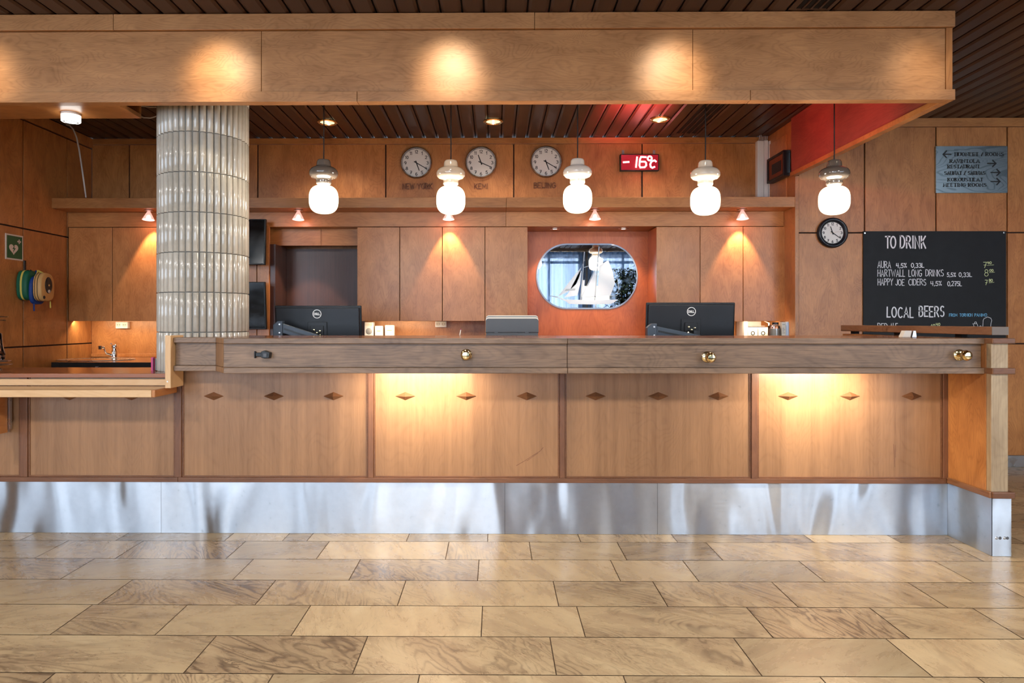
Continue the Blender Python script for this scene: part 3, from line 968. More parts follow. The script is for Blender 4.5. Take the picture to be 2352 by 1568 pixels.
# wing at the right end
def wing_moulding(za, zb, name, front=.0, side=.022):
    m = MB(); m.box(xW-side, xWe+side, YW-front, YW+.10, za, zb)
    m.build(name, M['rail'], rc, bevel=.004)
    m = MB(); m.box(xW-side, xW+.0, YW+.1005, YK-.012, za, zb); m.build(name, M['worn_y'], rc, bevel=.004)
m = MB(); m.box(xW+.001, xWe-.006, YW+.004, YW+.04, zR0+.012, zT-.002); m.build('post', M['post'], rc, bevel=.003)
m = MB(); m.box(xW, xWe-.006, YW+.041, YK+.06, zR0+.012, zT-.002); m.build('wing_panel', M['wall'], rc, bevel=.002)
m = MB(); m.box(xW+.02, xWe-.006, YK+.061, 5.2, 0.02, zT-.002); m.build('wing_panel', M['wall'], rc, bevel=.002)
for za, zb in ((PZ(789, YW, 2300), PZ(776.5, YW, 2300)), (PZ(859, YW, 2300), PZ(845, YW, 2300))):
    m = MB(); m.box(xW+.0, xWe+.022, YW-.012, YW+.06, za, zb); m.build('post_moulding', M['rail'], rc, bevel=.004)
    m = MB(); m.box(xW-.002, xW+.02, YW-.01, YF+.06, za-.0005, zb-.0005); m.build('post_moulding', M['worn_y'], rc, bevel=.003)
zw0, zw1 = PZ(1144, YW, 2300), PZ(1129, YW, 2300)
m = MB(); m.box(xW-.002, xWe+.02, YW-.014, YW+.05, zw0, zw1); m.build('base_moulding', M['rail'], rc, bevel=.005)
m = MB(); m.box(xW-.014, xW-.0, YW-.004, YK-.014, zw0, zw1-.001); m.build('base_moulding', M['worn_y'], rc, bevel=.004)
m = MB(); m.box(xW+.006, xWe-.001, YW+.002, YK+.05, 0.001, zw0-.0005); m.build('wing_plinth', M['black'], rc)
kickplate(xW+.001, xWe+.006, YW-.003, .001, zw0-.001, rc)
m = MB(); m.smooth = True
N, K = 20, 8
g = [[m.vert((xW-.0005, YW-.001+(YK-YW)*i/N, .001+(zw0-.002)*j/K)) for i in range(N+1)] for j in range(K+1)]
for j in range(K):
    for i in range(N): m.face([g[j][i], g[j+1][i], g[j+1][i+1], g[j][i+1]])
m.build('kick_plate', M['kick'], rc, uvxz=True)
for dx in (-.030, -.012, .012, .027):
    m = smooth(); m.lathe([(0, .003), (.006, .0025), (.0085, 0)], 12, (2.70+dx, YW-.003, PZ(1235, YW, 2300)), Matrix.Rotation(PI/2, 3, 'X'))
    m.build('screw', M['steel' if dx in (-.030, .012) else 'darkgrey'], rc)
# leaning rail on the wing
lr = thing('leaning_rail', 'reddish wooden rail with grey end lying along the right wing of the counter', 'rail', (2.69, 4.4, zT))
zl0, zl1 = PZ(769.5, YW, 2300), PZ(750, YW, 2300)
m = MB(); m.box(xW, xWe-.008, YW, 5.19, zl0, zl1); m.build('bar', M['worn_y'], lr, bevel=.004)
m = MB(); m.box(xW+.001, xWe-.009, YW-.003, YW+.0, zl0+.001, zl1-.001); m.build('daylit_end', M['endlit'], lr, label='end face with daylight grey put into its colour')  # thin end plate, its grey stands for daylight on the wood
for y in (3.9, 4.5, 5.05):
    m = MB(); m.box(xW+.03, xWe-.03, y, y+.05, zT, zl0); m.build('spacer', M['black'], lr)

# brass knobs on the fascia
def knob(px, py, i):
    c = P(px, py, YF+.026)
    m = smooth()
    R = Matrix.Rotation(PI/2, 3, 'X')
    m.lathe([(0, 0), (.031, 0), (.031, .004), (.026, .008), (.012, .011), (.010, .03), (.014, .036), (.0255, .044), (.029, .055), (.027, .066), (.018, .075), (0, .078)], 28, c, R)
    kb = m.build('brass_knob', M['brass'], rc)
    for s in (-1, 1):
        m = MB(); m.lathe([(0, .0095), (.003, .0095), (.003, .007)], 8, c+Vector((0, 0, s*.0215)), R); m.build('screw', M['ptext'], kb)
for i, (px, py) in enumerate(((1071, 814), (1624.5, 819.5), (2203, 815))): knob(px, py, i)
# black bag hook
c = P(600, 814, YF+.026)
m = MB()
m.box(c.x-.03, c.x+.02, c.y-.012, c.y, c.z-.011, c.z+.011)
m.box(c.x-.034, c.x-.026, c.y-.018, c.y, c.z-.019, c.z+.019)
m.prism([(c.x+.012, c.z-.014), (c.x+.03, c.z-.02), (c.x+.056, c.z-.018), (c.x+.06, c.z+.012), (c.x+.03, c.z+.024), (c.x+.012, c.z+.018)], 'y', c.y-.04, c.y)
hk = m.build('bag_hook', M['dkplastic'], rc, bevel=.003)
m = MB(); m.box(c.x+.026, c.x+.045, c.y-.044, c.y-.038, c.z-.010, c.z+.008); m.build('clip', M['darkgrey'], hk)

# ================================================================== LOW SERVICE DESK (left)
sd = thing('service_desk', 'lower service desk with red brown top and pale slatted bag shelf left of the column', 'desk', (-2.6, YK, 0))
zD = .944
xe = PX(379, YA-.03)
m = MB(); m.prism([(-8.0, 3.945), (xe-.002, 3.945), (xe-.002, 3.99), (xe-.002, cy-.285), (cx-.2, cy-.21), (cx-.285, cy-.06), (cx-.285, cy+.15), (-8.0+8.0+cx-.285, 4.47), (-8.0, 4.47)], 'z', zD-.024, zD); m.build('desk_top', M['desk'], sd, bevel=.002)
zs = .871
m = MB(); m.box(-8.0, xe-.002, 3.955, 3.985, zs+.002, zD-.034); m.build('riser_board', M['pale'], sd, bevel=.002)
xs_ = -1.875
m = MB(); m.box(-8.0, xs_-.021, 3.704, 3.728, zs-.04, zs); m.build('shelf_front', M['pale'], sd, bevel=.003)
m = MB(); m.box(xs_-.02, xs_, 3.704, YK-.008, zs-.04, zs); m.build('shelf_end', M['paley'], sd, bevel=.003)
for i in range(4):
    y = 3.742+i*.053
    m = MB(); m.box(-8.0, xs_-.0215, y, y+.04, zs-.018, zs-.002); m.build('slat', M['pale'], sd, bevel=.002)
xe1 = PX(392, YA-.03)
m = MB(); m.box(xe, xe1, YA-.03, YA-.006, zs+.001, PZ(770, YA-.03, 385)); m.box(xe, xe1-.002, YA-.0065, YK-.007, zs+.001, PZ(770, YA-.03, 385)-.001); m.build('end_panel', M['palez'], sd, bevel=.002)
m = smooth(); m.lathe([(0,.001),(.004,.001),(.004,-.004)], 10, P(384.5, 876, YA-.03), Matrix.Rotation(PI/2, 3, 'X')); m.build('screw', M['steel'], sd)
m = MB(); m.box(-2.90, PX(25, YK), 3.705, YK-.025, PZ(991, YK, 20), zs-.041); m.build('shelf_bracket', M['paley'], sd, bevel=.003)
m = MB(); m.box(-2.885, PX(30, YK), YK-.024, YK-.007, PZ(984, YK, 20), zs-.041); m.build('bracket_plate', M['steel'], sd)
panel(-360, 46, (), sd, zs+.06)
p_ = panel(64.5, 402, (), sd, zs+.06)
for s in (160, 302): stud(s, 909.5, p_)
for a, b in ((46.5, 64), (402.5, 417.5)): stile(a, b, sd, zs+.06)
m = MB(); m.box(-8.0, PX(409.5, YK), YK-.008, YK+.03, zR0, zP0-.0005); m.build('bottom_rail', M['rail'], sd, bevel=.002)
m = MB(); m.box(-8.0, PX(409.5, YK), YK+.03, YK+.06, 0, zs+.06); m.build('carcass_back', M['black'], sd)
m = MB(); m.box(-8.0, PX(-361, YK), YK+.008, YK+.03, zP0, zs+.06); m.build('front_panel', M['front'], sd)
kickplate(PX(-330, YK), PX(370, YK), YK, .001, zR0-.001, sd)

# ================================================================== WALL CABINETS
zcb, zct = PZ(737, YC, 1000), PZ(521.5, YC, 1000)
def cabinet(pxs, label, zb=None, group='wall cabinets'):
    zb = zb if zb is not None else zcb
    xs = [PX(p, YC) for p in pxs]
    cab = thing('wall_cabinet', label, 'cabinet', ((xs[0]+xs[-1])/2, YC, zb), group)
    m = MB(); m.box(xs[0]+.001, xs[-1]-.001, YC+.024, YB-.009, zb+.006, zct+.004); m.build('carcass', M['groove'], cab)
    m = MB(); m.box(xs[0]+.001, xs[-1]-.001, YC+.026, YB-.009, zb, zb+.0055); m.build('base_board', M['cab'], cab)
    for a, b in zip(xs, xs[1:]):
        m = MB(); m.box(a+.003, b-.003, YC, YC+.022, zb, zct); m.build('door', M['cab'], cab, bevel=.0015)
    return cab
cabinet((157, 258, 360), 'pair of veneered cabinet doors above the sink, left of the tiled column')
cabinet((820, 918, 1016), 'two-door wall cabinet right beside the dark brown door')
cabinet((1016, 1114), 'single-door wall cabinet third from the dark door, above a double socket')
c_ = thing('tall_panel_unit', 'full-height veneered panel left of the mirror niche, behind the grey laptop', 'cabinet', (PX(1163, YC), YC, .92))
m = MB(); m.box(PX(1114.5, YC), PX(1211.5, YC), YC, YC+.022, .92, zct); m.build('panel', M['cab'], c_, bevel=.0015)
m = MB(); m.box(PX(1116, YC), PX(1211, YC), YC+.0225, YB-.024, .92, zct); m.build('carcass', M['niche'], c_)
c_ = thing('tall_panel_unit', 'full-height veneered panel right of the mirror niche, behind the right monitor', 'cabinet', (PX(1558, YC), YC, .92))
m = MB(); m.box(PX(1508, YC), PX(1607.5, YC), YC, YC+.022, .92, zct); m.build('panel', M['cab'], c_, bevel=.0015)
m = MB(); m.box(PX(1508.5, YC), PX(1606, YC), YC+.0225, YB-.024, .92, zct); m.build('carcass', M['niche'], c_)
cabinet((1608, 1707, 1806), 'two-door wall cabinet at the right end, above the white boxes')

# back worktop with the sink
ZW = .912
bw = thing('sink_worktop', 'dark edged worktop with inset sink along the rear wall at left', 'worktop', (-2.6, 6.0, 0))
xw0 = PX(118, 5.52); xw1 = -1.45
m = MB(); m.box(xw0, xw1, 5.535, YB-.0085, ZW-.038, ZW); m.build('worktop', M['top'], bw)
m = MB(); m.box(xw0-.002, xw1, 5.52, 5.534, ZW-.042, ZW+.001); m.build('front_edge', M['black'], bw, bevel=.003)
m = MB(); m.box(XL+.004, xw1, YB-.026, YB-.0085, ZW+.0005, ZW+.03); m.build('upstand', M['cab'], bw, bevel=.002)
m = MB(); m.box(xw0+.03, xw1, 5.58, YB-.0085, .02, ZW-.04); m.build('base_unit', M['black'], bw)
m = MB(); m.box(PX(221, 5.5)-.012, PX(221, 5.5)+.012, 5.505, 5.52, ZW-.06, ZW-.03); m.build('drawer_catch', M['steel'], bw)
# sink
sk = thing('kitchen_sink', 'shallow stainless steel sink set in the dark worktop below the tap', 'sink', (PX(225, 5.9), 5.93, ZW))
sxc, syc = PX(222, 5.93), 5.93
m = smooth()
def oval(r, z, n=40): return [(sxc+.32*r*cos(2*PI*k/n), syc+.255*r*sin(2*PI*k/n), z) for k in range(n)]
rings = [oval(1.0, ZW+.0008), oval(.99, ZW+.006), oval(.90, ZW+.007), oval(.86, ZW+.003), oval(.80, ZW+.0012)]
ids = [[m.vert(p) for p in r] for r in rings]
for A, B in zip(ids, ids[1:]):
    for k in range(40): m.face([A[k], A[(k+1) % 40], B[(k+1) % 40], B[k]])
m.build('rim', M['steel'], sk)
m = smooth()
ids = [[m.vert(p) for p in r] for r in (oval(.80, ZW+.0016), oval(.3, ZW+.0010))]
for k in range(40): m.face([ids[0][k], ids[0][(k+1) % 40], ids[1][(k+1) % 40], ids[1][k]])
m.face(ids[1]); m.build('bowl', M['chrome'], sk)
# tap
tp = P(263, 825, 6.22); tp.z = ZW+.001
fa = thing('mixer_tap', 'chrome mixer tap with its spout swung left over the sink', 'tap', tp)
m = smooth(); m.lathe([(0,0), (.034,0), (.034,.006), (.027,.012), (.024,.05), (.026,.055), (.026,.066), (.022,.07), (.021,.088), (.025,.094), (.025,.112), (.02,.124), (0,.128)], 28, tp); m.build('body', M['chrome'], fa)
m = smooth()
se = P(230, 797, 6.0)
m.tube([tp+Vector((-.01, -.01, .022)), tp+Vector((-.045, -.06, .045)), Vector((se.x+.02, se.y+.02, se.z-.004)), se], .010, 12); m.lathe([(0,-.02), (.0155,-.02), (.017,.012), (0,.014)], 16, se); m.build('spout', M['chrome'], fa)
m = smooth(); m.tube([tp+Vector((0, 0, .118)), tp+Vector((.01, -.05, .126)), tp+Vector((.016, -.085, .134))], [.012, .008, .007], 10); m.build('lever', M['chrome'], fa)

# back worktop along the middle (hidden behind the counter, carries the small things)
bc = thing('rear_worktop', 'narrow rear worktop below the wall cabinets, mostly hidden behind the counter', 'worktop', (1.9, 6.1, 0))
for a, b in ((PX(830, YC), PX(1114, YC)-.005), (PX(1608.5, YC), XR-.012)):
    m = MB(); m.box(a, b, 5.86 if a < 1 else 5.74, YB-.0085, ZW-.038, ZW); m.build('worktop', M['top'], bc)
    m = MB(); m.box(a, b, 5.90, YB-.0085, .0, ZW-.039); m.build('base_unit', M['cab'], bc)
# ================================================================== PENDANTS
PY = 4.15
def pendant_spec(px, py_bulb): return P(px, py_bulb, PY)
def make_pendant(px, py, glass, label):
    c = pendant_spec(px, py)
    t = thing('pendant_lamp', label, 'pendant lamp', c, 'glass pendants above the counter')
    u = 4.17/F                                   # metres per picture pixel at this depth
    m = smooth()
    prof = [(0,92), (6,92), (13.5,90), (15.5,86), (16.2,78), (17.2,75), (22,73.5), (28,70), (31.8,65), (33,59.5), (31.8,54), (27,49.5), (20,47.2), (17.6,45.5), (17.3,42), (17.6,39), (17.2,36), (15,34), (12,33.2), (0,33)]
    m.lathe([(r*u, z*u) for r, z in prof][::-1], 48, c); m.build('glass_cap', M[glass], t, angle=60)
    m = smooth()
    pr = []
    a, b, n = 33.2*u, 32.8*u, 2.75
    for i in range(25):
        th = -PI/2+PI*i/24
        pr.append((a*abs(cos(th))**(2/n) if i not in (0, 24) else 0, b*(1 if th > 0 else -1)*abs(sin(th))**(2/n)))
    m.lathe(pr, 48, c); m.build('opal_shade', M['bulb'], t, angle=80)
    m = smooth(); m.tube([c+Vector((0,0,91.5*u)), c+Vector((.001,0,.3)), (c.x, c.y, ZC-.016)], .0035, 8); m.build('cord', M['cordb'], t)
    m = smooth(); m.lathe([(0,-.03), (.03,-.028), (.04,-.01), (.04,.0), (0,.0)], 24, (c.x, c.y, ZC-.001)); m.build('ceiling_cup', M['dkplastic'], t)
make_pendant(743.5, 458, 'pg_smoke', 'smoky brown glass pendant lamp hanging nearest the tiled column')
make_pendant(1035.5, 459.5, 'pg_beige', 'beige glass pendant lamp hanging between the first two wall clocks')
make_pendant(1326.5, 456.5, 'pg_white', 'white glass pendant lamp just right of the third clock')
make_pendant(1620, 461, 'pg_cream', 'cream white glass pendant lamp right of the red temperature display')
make_pendant(1916, 460, 'pg_smoke', 'smoky brown glass pendant lamp at the right end, above the black rimmed clock')

# ================================================================== CEILING FITTINGS
def downlight(px, py, label):
    Y = 1.75*F/(CY-py); X = PX(px, Y); c = Vector((X, Y, ZC-.001)); r = 22.8*Y/F
    t = thing('recessed_downlight', label, 'downlight', c, 'recessed downlights behind the canopy')
    m = smooth(); m.lathe([(r*.72, -.004), (r*.75, -.010), (r*.88, -.013), (r, -.007), (r, 0)], 40, c); m.build('trim_ring', M['brass'], t)
    m = smooth(); m.lathe([(r*.72, -.0045), (r*.6, -.003), (0, -.0015)][::-1], 40, c); m.build('reflector', M['downglow'], t)
    m = smooth(); m.tube([c+Vector((0,-r*.62,-.006)), c+Vector((0,r*.62,-.006))], .009, 8); m.build('lamp_tube', M['downhot'], t)
    light('SPOT', (X, Y, ZC-.02), 26, (1,.88,.70), rot=(0,0,0), size=.06, spot=130, blend=.8, name='downlight')
downlight(752, 278.5, 'brass ringed downlight left, over the clock to the left of the first pendant cord')
downlight(1133, 277.8, 'brass ringed downlight in the middle, above the second clock')
downlight(1516, 274, 'brass ringed downlight right, in the red lit part of the ceiling')
for y0_, y1_, lab in ((3.90, 6.30, 'four-slot ceiling air vent running back from behind the canopy'), (1.2, 3.80, 'four-slot ceiling air vent in front of the canopy')):
    xa = PX(1552, 6.26)
    t = thing('ceiling_vent', lab, 'vent', (xa+.08, y0_, ZC), 'slot vents in the lath ceiling')
    m = MB(); m.box(xa-.03, xa+.205, y0_, y1_, ZC-.004, ZC-.0005); m.build('plate', M['ceil'], t)
    for i in range(4):
        m = MB(); x = xa+.008+i*.047
        m.box(x, x+.026, y0_+.02, y1_-.02, ZC-.0055, ZC-.0041); m.build('slot', M['black'], t)
        m = MB(); m.box(x+.027, x+.033, y0_+.02, y1_-.02, ZC-.012, ZC-.0041); m.build('fin', M['ceil'], t)
c = P(163, 247, 4.05); c.z = 2.505
t = thing('surface_lamp', 'white round lamp mounted under the wooden soffit left of the column', 'ceiling lamp', c)
m = smooth(); m.lathe([(0,.0004), (.053,.0004), (.053,-.012)], 40, c); m.build('base', M['white'], t)
m = smooth(); m.lathe([(.0525,-.0125), (.0525,-.048), (.047,-.052), (0,-.052)], 40, c); m.build('diffuser', M['ceillamp'], t)
m = smooth(); m.lathe([(.033,-.0525), (.037,-.055), (.041,-.0525)], 40, c); m.build('inner_ring', M['grey'], t)

# ================================================================== CONE LAMPS UNDER THE CORNICE
def cone_lamp(px, label):
    X = PX(px, 5.985); c = Vector((X, 5.955, zc0-.001))
    t = thing('cone_lamp', label, 'spotlight', c, 'glass cone lamps under the cornice')
    m = smooth(); m.lathe([(0,0), (.04,0), (.041,-.005), (.03,-.009), (0,-.009)], 28, c); m.build('ceiling_plate', M['steel'], t)
    tilt = Matrix.Rotation(math.radians(-6), 3, 'X')
    m = smooth(); m.lathe([(.012,-.0095), (.0165,-.018), (.052,-.086)], 28, c, tilt)
    m.lathe([(.050,-.086), (.0145,-.018), (.010,-.0095)], 28, c, tilt); m.build('cone_shade', M['coneglass'], t)
    m = smooth(); m.lathe([(0,-.040), (.012,-.045), (.022,-.068), (.02,-.076), (0,-.078)], 20, c, tilt); m.build('bulb', M['coneglow'], t)
    light('SPOT', c+Vector((0, -.0, -.09)), 19, (1,.68,.46), aim=c+Vector((0, .16, -.9)), size=.02, spot=64, blend=.35, name='cone_lamp')
    light('POINT', c+Vector((0, -.02, -.10)), 0.55, (1,.42,.32), size=.03, name='cone_glow')
cone_lamp(346, 'glass cone lamp just left of the tiled column, over the cupboard doors')
cone_lamp(688, 'glass cone lamp above the dark brown door')
cone_lamp(1031, 'glass cone lamp below the second pendant, over three cabinet doors')
cone_lamp(1365, 'glass cone lamp over the oval mirror niche')
cone_lamp(1702, 'glass cone lamp at the right, over the right end cabinet')
def niche_spot(px, lab):
    X = PX(px, 6.2); c = Vector((X, 6.2, zf-.0015))
    t = thing('niche_spotlight', lab, 'spotlight', c, 'recessed spots above the mirror')
    m = smooth(); m.lathe([(.022,-.002), (.026,-.006), (.044,-.005), (.046,0)], 28, c); m.build('trim_ring', M['chrome'], t)
    m = smooth(); m.lathe([(0,-.0035), (.022,-.0025)], 28, c); m.build('lens', M['coneglow'], t)
    light('SPOT', c+Vector((0, 0, -.015)), 12, (1,.74,.50), aim=c+Vector((0, .12, -.8)), size=.02, spot=80, blend=.5, name='niche')
niche_spot(1274.5, 'small recessed spotlight above the left side of the oval mirror')
niche_spot(1432, 'small recessed spotlight above the right side of the oval mirror')

# ================================================================== OVAL MIRROR WITH ETCHED SCHOONER
ymr = YB-.024
mc = P(1348, 634.5, ymr)
k = 6.43/F
mw, mh = 233*k/2, 150.5*k/2
mir = thing('oval_mirror', 'oval wall mirror etched with a white sailing schooner in the wooden niche', 'mirror', (mc.x, ymr, mc.z))
def stad(w, h, n=28):
    pts = []
    for i in range(n*2):
        if i < n: a = -PI/2+PI*i/(n-1); pts.append((mc.x+(w-h*.93)+h*.93*cos(a), mc.z+h*sin(a)))
        else: a = PI/2+PI*(i-n)/(n-1); pts.append((mc.x-(w-h*.93)+h*.93*cos(a), mc.z+h*sin(a)))
    return pts
m = MB(); m.prism(stad(mw-.014, mh-.014), 'y', ymr-.0075, ymr-.001); m.build('glass', M['mirror'], mir)
m = smooth()
o1, o2, o3 = stad(mw, mh), stad(mw-.003, mh-.003), stad(mw-.015, mh-.015)
A = [m.vert((x, ymr-.0005, z)) for x, z in o1]; B = [m.vert((x, ymr-.005, z)) for x, z in o2]; C_ = [m.vert((x, ymr-.0078, z)) for x, z in o3]
for U, V in ((A, B), (B, C_)):
    for i in range(len(U)):
        j = (i+1) % len(U); m.face([U[i], V[i], V[j], U[j]])
m.build('bevelled_rim', M['bevelrim'], mir)
ye = ymr-.0082
def zpt(x, y):               # zoom coordinates of the mirror study -> plane of the glass
    p = P(1180+x*.2551, 500+y*.2551, ye); return (p.x, p.z)
def flat(name, polys, mat, yy=ye):
    m = MB()
    for pl in polys:
        ids = [m.vert((q[0], yy, q[1])) for q in (zpt(*p) for p in pl)]
        m.face(ids)
    return m.build(name, mat, mir)
def line(m, pts, w, yy=ye): m.ribbon([zpt(*p) for p in pts], w, None, yy)
flat('etched_hull', [[(322,703),(400,716),(470,735),(600,738),(740,742),(870,738),(940,735),(905,760),(870,776),(700,780),(500,776),(470,752),(400,722)]], M['etch'])
flat('etched_sail', [[(396,710),(560,500),(612,440),(590,530),(560,600),(480,670)]], M['etch'])
flat('etched_sail', [[(455,716),(490,680),(600,470),(612,480),(598,600),(572,700)]], M['etch'])
flat('etched_sail', [[(618,712),(735,470),(746,560),(740,712)]], M['etch'])
flat('etched_sail', [[(752,700),(770,430),(850,382),(890,480),(912,590),(870,700)]], M['etch'])
flat('etched_sail', [[(600,700),(618,560),(640,560),(632,660),(616,704)]], M['etch'])
flat('etched_panel', [[(456,660),(470,640),(556,636),(552,654)]], M['etch2'], ye-.0004)
m = MB()
line(m, [(636,310),(604,738)], .011, ye-.0004); line(m, [(768,262),(730,738)], .011, ye-.0004)
line(m, [(612,710),(748,430)], .006, ye-.0004); line(m, [(636,446),(680,432)], .007, ye-.0004)
line(m, [(322,703),(398,712)], .006, ye-.0004); line(m, [(560,545),(640,380)], .003, ye-.0004)
line(m, [(900,470),(935,560),(945,640),(930,700)], .005, ye-.0004); line(m, [(620,715),(930,700)], .004, ye-.0004)
m.build('etched_rigging', M['etch2'], mir)

# ================================================================== CLOCKS
def clock(px, py, Y, r, hh, mm, label, name='wall_clock', rim='clockrim', style=0, group=None, second=None):
    c = P(px, py, Y)
    t = thing(name, label, 'clock', c, group)
    R = Matrix.Rotation(PI/2, 3, 'X')
    m = smooth()
    if style == 0: m.lathe([(r*.865,.018), (r*.885,.036), (r*.935,.046), (r*.985,.038), (r,.02), (r*.97,.001), (0,.001)], 64, c, R)
    else: m.lathe([(r*.72,.016), (r*.74,.026), (r*.80,.034), (r*.9,.038), (r*.97,.030), (r,.014), (r*.98,.001), (0,.001)], 64, c, R)
    m.build('rim', M[rim], t, angle=60)
    rd = r*(.868 if style == 0 else .73)
    m = smooth(); m.lathe([(0,.0165), (rd,.0165)], 64, c, R); m.build('dial', M['dial'], t)
    y = c.y-.0172
    m = MB()
    rn = rd*.80
    for n in range(1, 13):
        a = PI/2-2*PI*n/12; s = str(n)
        h = rd*.205; w = h*(.62 if len(s) == 1 else 1.0)*(.55 if s in ('1',) else (.7 if s == '11' else 1))
        x, z = c.x+rn*cos(a), c.z+rn*sin(a)
        lettering(m, s, x-w/2, x+w/2, z-h/2, z+h/2, y, r*.034, gap=.2)
    m.build('numerals', M['ink'], t)
    m = MB()
    for n in range(60):
        a = 2*PI*n/60; r0 = rd*(.93 if n % 5 else .915)
        m.ribbon([(c.x+r0*cos(a), c.z+r0*sin(a)), (c.x+rd*.965*cos(a), c.z+rd*.965*sin(a))], r*(.006 if n % 5 else .016), None, y)
    if style: m.ribbon([(c.x+rd*.97*cos(2*PI*i/48), c.z+rd*.97*sin(2*PI*i/48)) for i in range(49)], r*.02, None, y-.0004)
    m.build('minute_track', M['ink'], t)
    def hand(nm, ang, L, w, tail, yy, mat='ink'):
        a = math.radians(90-ang); d = Vector((cos(a), sin(a))); q = Vector((-d.y, d.x)); o = Vector((c.x, c.z))
        m = MB()
        ps = [o-d*tail+q*w*.5, o-d*tail-q*w*.5, o+d*L-q*w*.32, o+d*L+q*w*.32]
        m.face([m.vert((p.x, yy, p.y)) for p in ps]); m.build(nm, M[mat], t)
    hand('hour_hand', (hh % 12+mm/60)*30, rd*.60, r*.075, rd*.16, y-.002)
    hand('minute_hand', mm*6, rd*.86, r*.062, rd*.2, y-.003)
    if second is not None: hand('second_hand', second, rd*.6, r*.014, rd*.25, y-.004, 'bagtan')
    m = smooth(); m.lathe([(0,.022), (r*.035,.022), (r*.035,.0175)], 16, c, R); m.build('hub', M['ink'], t)
clock(957, 375, YB, .152, 5, 20, 'chrome rimmed wall clock above the words NEW YORK', group='city clocks')
clock(1105, 374.5, YB, .152, 11, 19, 'chrome rimmed wall clock above the word KEMI', group='city clocks')
clock(1254, 373, YB, .152, 5, 20, 'chrome rimmed wall clock above the word BEIJING', group='city clocks')
clock(1910, 535, YR, .131, 11, 21, 'smaller round clock with broad dark rim beside the chalkboard', rim='navy', style=1, second=80)

# city names in thin raised letters
for s, x0, x1, ya, yb in (('NEW YORK', 925, 993, 422, 434), ('KEMI', 1090, 1120, 422, 433.5), ('BEIJING', 1226.5, 1276, 420, 432)):
    a, b = P(x0, yb, YB), P(x1, ya, YB)
    m = MB()
    lettering(m, s, a.x, b.x, a.z, b.z, YB-.012, .0062, gap=.2)
    n = len(m.f)
    base = len(m.v)
    # give the letters thickness
    vs = list(m.v); fs = list(m.f)
    for v in vs: m.vert((v.x, YB+.0004, v.z))
    ec = {}
    for f in fs:
        for p, q in zip(f, f[1:]+f[:1]):
            ec[(p, q)] = 1
    for (p, q) in ec:
        if (q, p) not in ec: m.face([p, q, q+base, p+base])
    o = m.build('city_name_lettering', M['letter'])
    tag(o, 'raised wooden lettering reading %s under its clock' % s, 'lettering', 'city names under the clocks')

# ================================================================== TEMPERATURE DISPLAY
yl = YB-.05
a, b = P(1425, 392, yl), P(1513.5, 353.5, yl)
td = thing('temperature_display', 'red lit display showing minus 16 degrees on the upper wall', 'display', ((a.x+b.x)/2, YB, a.z))
m = MB(); m.box(a.x, b.x, yl, YB-.001, a.z, b.z); m.build('case', M['dkplastic'], td, bevel=.004)
M['ledface'] = simple('red_filter', lin(62, 6, 10), 0.25, emis=(1.0, 0.03, 0.06, 1), estr=0.22)
m = MB(); m.box(a.x+.008, b.x-.008, yl-.001, yl+.001, a.z+.008, b.z-.008); m.build('red_filter', M['ledface'], td)
def lz(x, y):
    p = P(1410+x*.05527, 330+y*.05527, yl-.0025); return (p.x, p.z)
for mat, w, dy in (('led', .017, 0), ('ledhot', .009, .0006)):
    m = MB()
    for pl in ([(400,770),(620,755)], [(965,560),(920,970)], [(1330,555),(1130,545),(1085,640),(1060,900),(1100,985),(1280,975),(1345,900),(1335,790),(1290,745),(1110,745)],
               [(1400+90+85*cos(q), 610+85*sin(q)) for q in [i*PI/8 for i in range(17)]], [(1750,740),(1690,690),(1570,730),(1510,850),(1530,960),(1600,1000),(1690,960)]):
        m.ribbon([lz(*q) for q in pl], w, None, yl-.0025-dy)
    m.build('digits' if mat == 'led' else 'digit_core', M[mat], td)
for x in (1431, 1502):
    p = P(x, 348, YB); m = MB(); m.box(p.x-.011, p.x+.011, YB-.006, YB-.001, b.z-.004, p.z+.012); m.build('hanger', M['grey'], td)
m = smooth(); pa, pb = P(1474, 391, YB), P(1474.5, 451, YB)
m.tube([Vector((pa.x, YB-.03, a.z+.004)), Vector((pa.x-.002, YB-.012, a.z-.05)), Vector((pb.x, YB-.008, zc1+.002))], .0045, 8); m.build('power_cord', M['cordb'], td)
light('POINT', (pa.x, yl-.12, (a.z+b.z)/2), 0.7, (1,.10,.10), size=.08, name='display_glow')

# ================================================================== CHALKBOARD
ycb = YR-.012
a, b = P(1983, 846, ycb), P(2311, 530.5, ycb)
cb = thing('chalkboard', 'black drinks menu chalkboard headed TO DRINK on the right wall', 'chalkboard', ((a.x+b.x)/2, YR, a.z))
m = MB(); m.box(a.x, b.x, ycb, YR-.001, a.z, b.z); m.build('board', M['board'], cb)
yt = ycb-.0012
def ct(s, x0, x1, y0, y1, w, mat, **k):
    p, q = P(1980+x0*.1658, 520+y1*.1658, yt), P(1980+x1*.1658, 520+y0*.1658, yt)
    m = MB(); lettering(m, s, p.x, q.x, p.z, q.z, yt, w, jit=.04, **k); return m.build('chalk_lettering', M[mat], cb)
u_ = 5.83/F*.1658
def cl(x0, x1, y, y2, mat, w=5):
    m = MB(); p, q = P(1980+x0*.1658, 520+y*.1658, yt), P(1980+x1*.1658, 520+y2*.1658, yt)
    m.ribbon([(p.x, p.z), (q.x, q.z)], w*u_, None, yt); m.build('chalk_line', M[mat], cb)
ct('TO', 325, 465, 140, 298, 20*u_, 'chalk', gap=.10); ct('DRINK', 530, 880, 132, 298, 20*u_, 'chalk', gap=.26)
